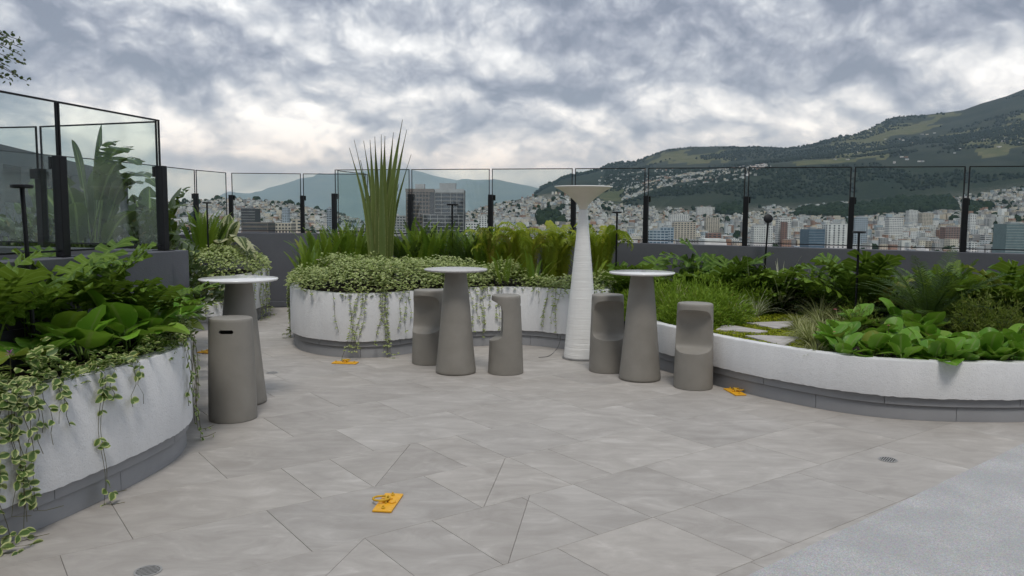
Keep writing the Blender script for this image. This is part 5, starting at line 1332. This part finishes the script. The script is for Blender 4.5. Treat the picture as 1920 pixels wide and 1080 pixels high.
# drooping yellow ferns
for k, (px, Y, sc, n, lb) in enumerate([(928,10.7,.95,9,'narrow arching fern beside the second post'), (966,10.6,.98,14,'yellow-green drooping fern left of the white column'), (990,10.4,1.04,14,'brightest yellow drooping fern between post and white column'), (1030,10.5,.95,18,'drooping fern close to the left side of the white column'), (1050,10.8,1.0,16,'drooping fern behind the white column'), (1128,10.6,1.02,24,'bright drooping fern just right of the white column')]):
    p = P(px, 480, Y); plant_of('drooping_fern', lb, 'fern', p.x, Y, .70, DROOP, n, 1, (sc*.72, sc*1.02), 'frond', (-.04, .08), rad=.11)
for px, Y, lb in [(945,9.95,'small green fern behind the rim between stool and column'), (1000,10.05,'low fern under the yellow drooping ferns'), (1110,10.0,'low fern behind the foot of the drooping fern'), (640,10.2,'low fern at the left foot of the upright ferns'), (575,10.4,'low dark fern at the far left tip of the bulging planter')]:
    p = P(px, 500, Y); plant_of('low_fern', lb, 'fern', p.x, Y, .78, ERECT, 14, 1, (.4, .6), 'frond', (-.6, .3), rad=.12)

# ---- far left planter: fern tuft, splashed leaves, broad leaves
p = P(382, 470, 12.2); plant_of('upright_fern', 'bright fern tuft on the far left planter', 'fern', p.x, 12.2, .9, ERECT, 34, 1, (.9, 1.1), 'frond', (-.35, .3), rad=.16)
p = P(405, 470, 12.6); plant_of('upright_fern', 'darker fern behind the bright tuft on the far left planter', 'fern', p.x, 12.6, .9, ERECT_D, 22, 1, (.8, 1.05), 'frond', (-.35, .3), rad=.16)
def leaf_to(root, P0, P1_, wd, mat, sag=.15, split=0, name='broad_leaf', petiole=.35, n=12, roll=0.0, seed=1):
    """a broad leaf from the stalk foot P0 to the tip P1_"""
    rr = random.Random(seed); P0, P1_ = Vector(P0), Vector(P1_); d = P1_-P0; L_ = d.length
    side = d.cross(Vector((0, 0, 1))).normalized(); side = (Matrix.Rotation(roll, 3, d.normalized()) @ side); nrm = side.cross(d).normalized()
    def at(t): return P0 + d*t + Vector((0, 0, 1))*(math.sin(math.pi*t)**.9)*L_*sag
    pts = [at(petiole*i/4) for i in range(5)]; parts = [stalk(pts, .012, .007, 5)]
    mid = [at(petiole + (1-petiole)*i/n) for i in range(n+1)]
    for s in (-1, 1):
        g0 = 0
        cuts = sorted(rr.sample(range(2, n-1), split)) if split else []
        segs = [0]+cuts+[n]
        for a, b in zip(segs, segs[1:]):
            V_1, U_1 = [], []
            for i in range(a, b+1):
                t = i/n; w_ = wd/2*math.sin(math.pi*min(1, t*.93+.06))**.65; e = 0
                edge_shift = 0
                if i == a and a > 0: edge_shift = .35
                if i == b and b < n: edge_shift = -.35
                pin = mid[i]; fwd = (mid[min(n, i+1)]-mid[max(0, i-1)]).normalized()
                v1 = pin + side*s*w_*.5 + nrm*w_*.16 + fwd*edge_shift*.06*L_*.5
                v2 = pin + side*s*w_ + nrm*w_*.10 + fwd*(edge_shift*.11*L_+.10*w_) - Vector((0,0,1))*w_*.12*(1+.6*math.sin(a*3+t*8))
                V_1 += [pin, v1, v2]; U_1 += [(.5, t), (.5+.25*s, t), (.5+.5*s, t)]
            m1 = b-a; parts.append((V_1, [(i*3+k2, i*3+k2+1, i*3+k2+4, i*3+k2+3) for i in range(m1) for k2 in (0, 1)], U_1))
    V_1, F_1, U_1 = merge(parts); o_ = Vector(root.location)
    return obj(name, [Vector(v)-o_ for v in V_1], F_1, mat, root, uv=U_1, smooth=True)
def broad(label, bpx, bpy, bY, leaves, mat, z0=None, cat='plant', name='broad_leaved_plant'):
    b = P(bpx, bpy, bY); 
    if z0 is not None: b.z = z0
    r = empty(name, b); tag(r, label, cat)
    for k, lf in enumerate(leaves):
        tx, ty_, tY, wd, sag, sp_ = lf[:6]
        leaf_to(r, b+Vector((R.uniform(-.06, .06), R.uniform(-.06, .06), 0)), P(tx, ty_, tY), wd, mat, sag, sp_, seed=k+int(bpx), roll=lf[6] if len(lf) > 6 else R.uniform(-.3, .3))
    return r
broad('cream-splashed broad-leaved plant arching over the right end of the far left planter', 425, 480, 12.6,
      [(478,500,12.3,.34,.55,3,.2),(462,470,12.0,.30,.42,2),(448,415,12.6,.30,.15,0,.9),(400,425,12.8,.26,.2,0),(430,402,12.9,.28,.08,0,1.0),(488,470,12.9,.28,.38,2),(412,455,12.1,.25,.3,0)], M['banana_v'], .8)
# broad leaves behind the near glass
broad('big broad-leaved plant with split leaves rising behind the near glass screen', 165, 470, 7.9,
      [(135,262,7.9,.15,.20,1,.8),(190,234,7.9,.16,.10,1,.9),(238,285,7.6,.34,.34,5,.15),(262,310,7.5,.36,.34,5,.1),(296,352,7.6,.36,.40,5,.1),(215,268,7.8,.28,.30,4,.3),(268,345,7.9,.36,.30,5,.2),(100,300,8.1,.22,.20,3,.5),(60,340,8.2,.36,.12,1),(222,330,8.2,.36,.3,4,.2),(120,330,7.6,.22,.12,2,.6),(205,300,8.3,.34,.1,0,.7),(80,400,7.7,.34,.2,1),(260,395,7.6,.36,.2,2),(140,380,7.5,.24,.2,2,.5)], M['banana'], .9)
broad('broad-leaved plant with dark split leaves reaching past the near corner post', 285, 480, 8.6,
      [(350,385,8.6,.34,.26,5,.1),(368,425,8.7,.36,.34,5,.1),(362,470,8.5,.34,.45,5,.1),(356,350,8.8,.26,.2,4,.2),(340,352,8.7,.30,.10,2,.4),(300,385,8.3,.36,.12,2),(250,365,8.8,.34,.1,1),(330,440,8.3,.30,.3,2),(225,400,8.6,.34,.2,2),(350,500,8.4,.30,.3,2),(280,350,9.0,.34,.08,1,.7),(318,410,9.0,.36,.1,2,.8)], M['banana'], .9)
broad('dark broad-leaved plant filling the bed behind the left glass', 90, 480, 9.2,
      [(30,380,9.2,.4,.2,2),(60,330,9.3,.4,.1,1,.8),(110,350,9.0,.4,.1,1),(150,400,9.0,.4,.2,2),(20,430,9.0,.4,.3,1),(170,350,9.5,.4,.1,1,.9),(-40,400,9.3,.4,.2,1),(200,430,9.2,.4,.3,2)], M['banana'], .9)
p = P(352, 580, 7.4); broad('low broad-leaved plant behind the end of the grey wall', 338, 590, 7.6, [(372,575,7.4,.22,.25,0),(366,612,7.4,.18,.2,0),(352,560,7.7,.22,.2,0),(378,600,7.9,.2,.3,0)], M['banana'], .55)
def shrub(name, label, x, y, z, rx, ry, rz_, n, size, mat, tmpl=SM, cat='shrub', up=.3, shell=.35):
    a = RN.uniform(0, 2*math.pi, n); c_ = RN.uniform(-.15, 1, n); s = np.sqrt(1-c_**2); rr = (shell+(1-shell)*RN.random(n))**.5
    lump = 1 + .22*np.sin(a*3+c_*5) + .15*np.sin(a*7+1)
    T = np.stack([rx*s*np.cos(a)*rr*lump, ry*s*np.sin(a)*rr*lump, np.maximum(.0, rz_*c_*rr*lump)], 1)
    Dn = T/np.array([rx, ry, rz_]) + RN.normal(0, .6, (n, 3)) + np.array([0, 0, up])
    o = cloud(name, tmpl, basis(Dn, RN.normal(0, 1, (n, 3))+np.array([0, -.3, 1.2]), RN.uniform(.7, 1.3, n)*size), T, mat)
    o.location = (x, y, z); tag(o, label, cat); return o
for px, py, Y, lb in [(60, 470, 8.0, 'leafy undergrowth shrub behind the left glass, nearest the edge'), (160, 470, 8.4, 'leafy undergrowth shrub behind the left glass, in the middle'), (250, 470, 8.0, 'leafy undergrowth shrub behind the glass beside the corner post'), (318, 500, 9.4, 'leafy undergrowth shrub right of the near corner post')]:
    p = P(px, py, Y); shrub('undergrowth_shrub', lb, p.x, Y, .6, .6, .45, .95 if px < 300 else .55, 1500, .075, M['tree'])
# bed behind the near screen
obj_ = obj('garden_bed', [(-4.0,7.3,.6),(-4.95,10.6,.6),(-9,12,.6),(-9,7.8,.6),(-4.0,7.3,-.02),(-4.95,10.6,-.02),(-9,12,-.02),(-9,7.8,-.02)], [(0,1,2,3),(0,4,5,1),(3,7,4,0),(1,5,6,2),(2,6,7,3)], M['soil']); tag(obj_, 'planted soil bed behind the near glass screen', 'garden bed')

# ---- rock garden
def wall_y(x): return fy(x)-.10
lp = [(1195,505,10.0,.8,12,'lobed plant nearest the white column along the parapet'), (1262,500,10.0,.72,9,'small lobed plant below the pale blue glazed complex'), (1345,500,10.2,1.0,18,'bushy lobed plant reaching above the parapet edge'), (1385,500,10.1,.7,9,'small lobed plant leaning right beside the bushy one'),
      (1470,510,10.2,.85,16,'light green lobed plant right of the tipped garden light'), (1450,530,10.1,.7,10,'low lobed plant at the foot of the tipped garden light'), (1555,505,9.6,.75,10,'lobed plant against the parapet left of the flat garden light'), (1612,520,8.9,.95,18,'large lobed plant around the flat garden light'), (1650,500,9.2,.8,10,'lobed plant just right of the flat garden light'),
      (1540,560,9.8,.6,12,'dark low lobed plant behind the striped grasses'), (1600,565,9.4,.6,10,'dark low lobed plant left of the garden light foot'), (1880,545,8.2,.95,18,'lobed plant at the right edge of the rock garden'), (1925,520,8.6,.9,12,'rearmost lobed plant at the right edge'), (1830,540,8.8,.8,12,'lobed plant behind the olive shrub on the right'), (1225,475,10.6,.6,8,'small lobed plant close to the parapet near the white column'), (1500,545,10.15,.55,9,'small dark lobed plant above the striped grass fan')]
for px, py, Y, sc, n, lb in lp:
    p = P(px, py, Y); plant_of('lobed_plant', lb, 'plant', p.x, Y, .44, LOBED_U, int(n*1.0), 1, (sc*.88, sc*1.28), tilt=(-.15, .5), rad=.09)
am = [(1200,585,9.6,.34,.30),(1225,560,9.4,.36,.34),(1260,545,9.2,.42,.42),(1300,530,9.4,.40,.44),(1345,560,8.9,.36,.36),(1290,580,8.7,.38,.36),(1330,525,9.7,.36,.38),(1395,540,9.9,.36,.38),(1238,525,9.9,.36,.40),(1370,575,9.7,.26,.26),(1418,560,10.1,.26,.30),(1185,540,9.9,.30,.36)]
an = ['beside the stool near the column', 'behind the right-hand table pedestal', 'right of the right-hand tabletop', 'at the middle of the feathery bed', 'behind the last stool', 'just above the small hostas', 'in the back row of the feathery bed', 'at the right of the feathery bed', 'behind the right-hand tabletop', 'low in front of the striped grasses', 'at the far right end of the feathery bed', 'deep behind the right-hand table']
for (px, py, Y, rx, rz_), lb in zip(am, an):
    p = P(px, py, Y); n = int(5200*rx*2.2)
    shrub('feathery_plant', 'soft feathery green mound '+lb, p.x, Y, .41, rx, rx*.8, rz_*1.05, n, .060, M['aspar'], SLIM, 'plant', up=.5, shell=.2)
p = P(1742, 590, 7.95); plant_of('sago_palm', 'large dark sago palm with fine arching fronds in the right-hand bed', 'palm', p.x, 7.95, .55, SAGO, 60, 1, (.8, 1.15), 'frond', (-.45, .45), rad=.10)
p = P(1765, 560, 8.3); plant_of('sago_palm', 'lighter upright fronds crowning the dark sago palm', 'palm', p.x, 8.3, .75, SAGO_L, 22, 1, (.8, 1.05), 'frond', (-.25, .35), rad=.12)
p = P(1845, 640, 7.3); shrub('fine_leaved_shrub', 'fine-leaved olive green shrub right of the sago palm', p.x, 7.35, .42, .36, .3, .50, 4500, .042, M['olive'], SLIM)
p = P(1905, 640, 7.2); shrub('fine_leaved_shrub', 'small fine-leaved shrub at the right edge', p.x, 7.3, .42, .30, .3, .40, 2500, .042, M['olive'], SLIM)
p = P(1622, 620, 7.55); shrub('fine_leaved_shrub', 'low yellowish fine-leaved shrub around the foot of the flat garden light', p.x, 7.75, .42, .26, .2, .34, 2600, .036, M['olive'], SLIM)
def tuft(label, px, py, h, n, mat, wd=.016, spread=.8, name='striped_grass', z=.42, up=1.0, curl=1.6, group=None):
    g_ = G(px, py, z); parts = []; n = int(n*1.3)
    for k in range(n):
        L_ = h*1.4*R.uniform(.7, 1.2); a = R.uniform(0, 6.28); e = R.gauss(1.25*up, .32*spread); e = min(1.5, max(.35, e))
        V_1, F_1, U_1 = blade(L_, wd*R.uniform(.8, 1.3), 7, lambda t: max(.08, (1-t**2.5)*(.6+.4*min(1, t*4))), .25, curl*.75*R.uniform(.4, 1.3), up0=e)
        parts.append(xf((V_1, F_1, U_1), Matrix.Rotation(a, 4, 'Z') @ Matrix.Translation((R.uniform(-.01, .01), .012, 0))))
    V_1, F_1, U_1 = merge(parts); o = obj(name, V_1, F_1, mat, None, uv=U_1, loc=(g_.x, g_.y, z-.005)); tag(o, label, 'grass', group); return o
tuft('striped grass clump half hidden behind the last stool', 1345, 598, .26, 46, M['spider'])
tuft('tidy striped grass clump right of the last stool', 1372, 600, .24, 60, M['spider'])
tuft('dark striped grass clump left of the big grass fan', 1418, 595, .30, 46, M['spider'], wd=.010)
tuft('tall single-bladed striped grass behind the dark clump', 1408, 585, .52, 9, M['spider'], spread=.3, curl=.4)
tuft('largest fan of striped grass above the stepping stones', 1462, 588, .50, 52, M['spider'], wd=.014, curl=1.2)
tuft('striped grass clump right of the largest fan', 1512, 588, .42, 42, M['spider'], wd=.012)
tuft('low striped grass clump behind the upper stepping stone', 1440, 588, .20, 30, M['spider'])
tuft('low green and cream tuft at the right corner of the upper stepping stone', 1497, 622, .18, 110, M['straw'], wd=.009)
for k, (px, py, h, n) in enumerate([(1520,650,.24,120),(1545,640,.26,130),(1535,612,.28,130),(1560,600,.28,110),(1530,670,.16,80),(1510,640,.2,80),(1575,625,.24,80),(1545,588,.26,80)]):
    tuft('pale straw-coloured grass tuft between the stepping stones and the round leaves', px, py, h, n, M['straw'], wd=.009, group='pale straw-coloured grass tufts', curl=1.9)
bl = []
poly4 = [(1555,668),(1640,678),(1760,684),(1935,684),(1960,640),(1900,640),(1800,625),(1700,600),(1650,585),(1600,600),(1560,625)]
used_l = {}
def ros_label(px, py):
    row = 'nearest the low planter rim' if py > 662 else 'one row behind the rim' if py > 642 else 'in the middle' if py > 620 else 'at the back'
    side = ['touching the pale grass', 'just right of the pale grass', 'left of the sago palm', 'below the left side of the sago palm', 'below the sago palm', 'below the right side of the sago palm', 'left of the olive shrub', 'below the olive shrub', 'right of the olive shrub', 'at the right edge'][min(9, max(0, int((px-1550)/38)))]
    return f"round-leaved rosette {row}, {side}"
while len(bl) < 60:
    px, py = R.uniform(1550, 1960), R.uniform(600, 684)
    if inside(poly4, px, py) and all(math.hypot((px-a), (py-b)*2.2) > 26 for a, b in bl): bl.append((px, py))
    elif R.random() < .002: break
for px, py in bl:
    g_ = G(px, 684-(684-py)*.72, .5); dz_ = max(0, g_.y-6.6)*.09
    if g_.x > 1.0 and edge_dist([(p.x, p.y) for p in curves['4']], g_.x, g_.y) > .10 and inside(polys['4'], g_.x, g_.y):
        plant_of('round_leaved_plant', ros_label(px, py), 'plant', g_.x, g_.y, .43+dz_, BERG, R.choice([8, 9, 10]), 1, (.85, 1.25), tilt=(-.1, .75), group='round-leaved rosettes along the low planter rim', rad=.05)
for px, py in [(1590,668),(1640,672),(1700,676),(1760,679),(1820,680),(1880,680),(1925,680),(1560,655)]:
    g_ = G(px, py-2, .5); plant_of('round_leaved_plant', ros_label(px, py), 'plant', g_.x+.02, g_.y+.12, .43, BERG, 8, 1, (.8, 1.1), tilt=(.1, .8), group='round-leaved rosettes along the low planter rim', rad=.05)
g_ = G(1240, 598, .45); plant_of('round_leaved_plant', 'small round-leaved plant between the right-hand table and the low planter rim', 'plant', g_.x, g_.y, .42, BERG, 8, 1, (.8, 1.1), tilt=(-.2, .5), rad=.04)
tuft('yellow-striped broad grass beside the small round leaves', 1262, 605, .30, 26, M['straw'], wd=.040, spread=.5, curl=.6, name='hosta_plant')
# moss, stepping stones, pebbly soil
mp = [G(x, y, .42) for x, y in [(1322,622),(1330,600),(1400,596),(1470,590),(1505,592),(1530,620),(1500,668),(1420,650),(1350,636)]]
mpoly = [(p.x, p.y) for p in mp]
V_1 = [(x, y, .424) for x, y in mpoly]
stones = [[(1342,618),(1358,607.5),(1440,621),(1425,623)], [(1399,605),(1487,602),(1490,610),(1459,616)], [(1397,629),(1425,628.5),(1500,632),(1470,648)], [(1500,624),(1530,620),(1540,632),(1520,636)]]
SP_ = [[(G(x, y, .445).x, G(x, y, .445).y) for x, y in s] for s in stones]
T, D, U = [], [], []
while len(T) < 15000:
    x, y = R.uniform(min(p[0] for p in mpoly), max(p[0] for p in mpoly)), R.uniform(min(p[1] for p in mpoly), max(p[1] for p in mpoly))
    if not inside(mpoly, x, y) or any(inside(s, x, y) for s in SP_) or edge_dist([(p.x, p.y) for p in curves['4']], x, y) < .11 : continue
    if not inside(polys['4'], x, y): continue
    a = R.uniform(0, 6.28); T.append((x, y, .424+R.uniform(0, .012)+.012*math.sin(x*30)*math.sin(y*23))); D.append((math.cos(a), math.sin(a), R.uniform(.3, 1.5))); U.append((R.gauss(0,.4), R.gauss(0,.4), 1))
o = cloud('moss', SM, basis(np.array(D), np.array(U), RN.uniform(.6, 1.3, len(T))*.016), np.array(T), leafm('moss_leaf', (.26, .32, .012), (.40, .42, .02), rough=.8, trans=.25))
tag(o, 'yellow-green moss carpet around the stepping stones', 'moss', kind='stuff')
for k, s in enumerate(SP_):
    if area(s) < 0: s = s[::-1]
    n = len(s); cx, cy = sum(p[0] for p in s)/n, sum(p[1] for p in s)/n
    V_1 = [(x-cx, y-cy, 0) for x, y in s] + [(x-cx, y-cy, .040) for x, y in s]
    o = obj('stepping_stone', V_1, [tuple(range(n))[::-1], tuple(range(n, 2*n))]+[(i, (i+1)%n, (i+1)%n+n, i+n) for i in range(n)], M['stone'], None, loc=(cx, cy, .408)); bevel(o, .006, 2)
    tag(o, ['pale triangular stepping slab nearest the last stool', 'pale stepping slab furthest back, below the grass fan', 'pale triangular stepping slab nearest the low planter rim', 'small stepping slab half hidden in the pale grass'][k], 'stepping stone', 'pale stepping slabs in the moss')
# low dark leafy filler between the plants of the rock garden
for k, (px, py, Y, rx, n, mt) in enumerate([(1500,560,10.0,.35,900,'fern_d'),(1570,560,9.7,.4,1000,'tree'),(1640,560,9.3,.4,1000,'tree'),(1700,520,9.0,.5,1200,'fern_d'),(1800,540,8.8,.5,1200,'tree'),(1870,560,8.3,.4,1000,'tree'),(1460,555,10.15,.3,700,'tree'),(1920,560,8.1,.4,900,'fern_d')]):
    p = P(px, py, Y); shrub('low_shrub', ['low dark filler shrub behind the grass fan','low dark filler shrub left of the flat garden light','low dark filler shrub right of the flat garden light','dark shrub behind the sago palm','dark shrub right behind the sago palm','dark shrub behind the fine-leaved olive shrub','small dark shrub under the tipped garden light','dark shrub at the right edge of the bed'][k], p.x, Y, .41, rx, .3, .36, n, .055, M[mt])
p = P(1320, 600, 9.9)
# cable lying by the column
m = MB(); pts = catmull([G(1010,671)+Vector((0,0,.006)), G(1030,668)+Vector((0,0,.006)), G(1044,655)+Vector((0,0,.006)), P(1050,640,9.62), P(1051,630,9.60)], 6); m.tube(pts, .0035, 6)
o = m.obj('cable', M['cable'], None); tag(o, 'thin dark cable running from the floor up the planter beside the column', 'cable')

# ---- overhanging tree at the upper left
r = empty('tree', (-5.3, 5.6, .6)); tag(r, 'small-leaved tree whose branch tips hang into the upper left corner', 'tree')
o0 = Vector((-5.3, 5.6, .6)); m = MB(); m.tube([Vector((0,0,-.1)), Vector((.05,.05,.9)), Vector((-.02,.1,1.7)), Vector((.1,.15,2.3))], [.07,.055,.045,.03], 8); m.obj('trunk', M['bark'], r, smooth=True)
tips = [P(46,78,6.0),P(40,90,6.1),P(42,105,5.9),P(44,118,6.0),P(50,152,6.0),P(30,140,6.2),P(18,150,6.0),P(22,75,6.1),P(8,120,5.9),P(5,85,6.2),P(-30,60,6.0),P(-60,110,6.3),P(-80,30,5.9),P(-120,80,6.1),P(-150,-20,6.3),P(-60,160,6.0)]
m = MB(); T = []; D = []
for k, tp in enumerate(tips):
    a = Vector((.1,.15,2.1)) + Vector((0,0,.1*(k%3))); b = tp-o0; c_ = a.lerp(b, .55)+Vector((R.uniform(-.1,.1), R.uniform(-.1,.1), .25)); pts = [a, a.lerp(c_, .5)+Vector((0,0,.1)), c_, c_.lerp(b, .5)+Vector((R.uniform(-.05,.05),0,.04)), b]
    m.tube(pts, [.014,.010,.006,.004,.002], 5)
    for q in range(36):
        t = R.uniform(.0, 1)**.6; s = 2+t*2; i = min(3, int(s)); p = pts[i].lerp(pts[i+1], s-i)
        T.append(p+Vector((R.gauss(0,.022), R.gauss(0,.03), R.gauss(0,.022)))); D.append((R.gauss(0,1), R.gauss(0,1), R.gauss(-.2,.8)))
m.obj('branches', M['bark'], r)
T = np.array([tuple(t) for t in T]); o = cloud('leaves', SM, basis(np.array(D), RN.normal(0,1,(len(T),3))+.01, RN.uniform(.7,1.3,len(T))*.034), T, M['tree'], r); o['kind'] = 'stuff'
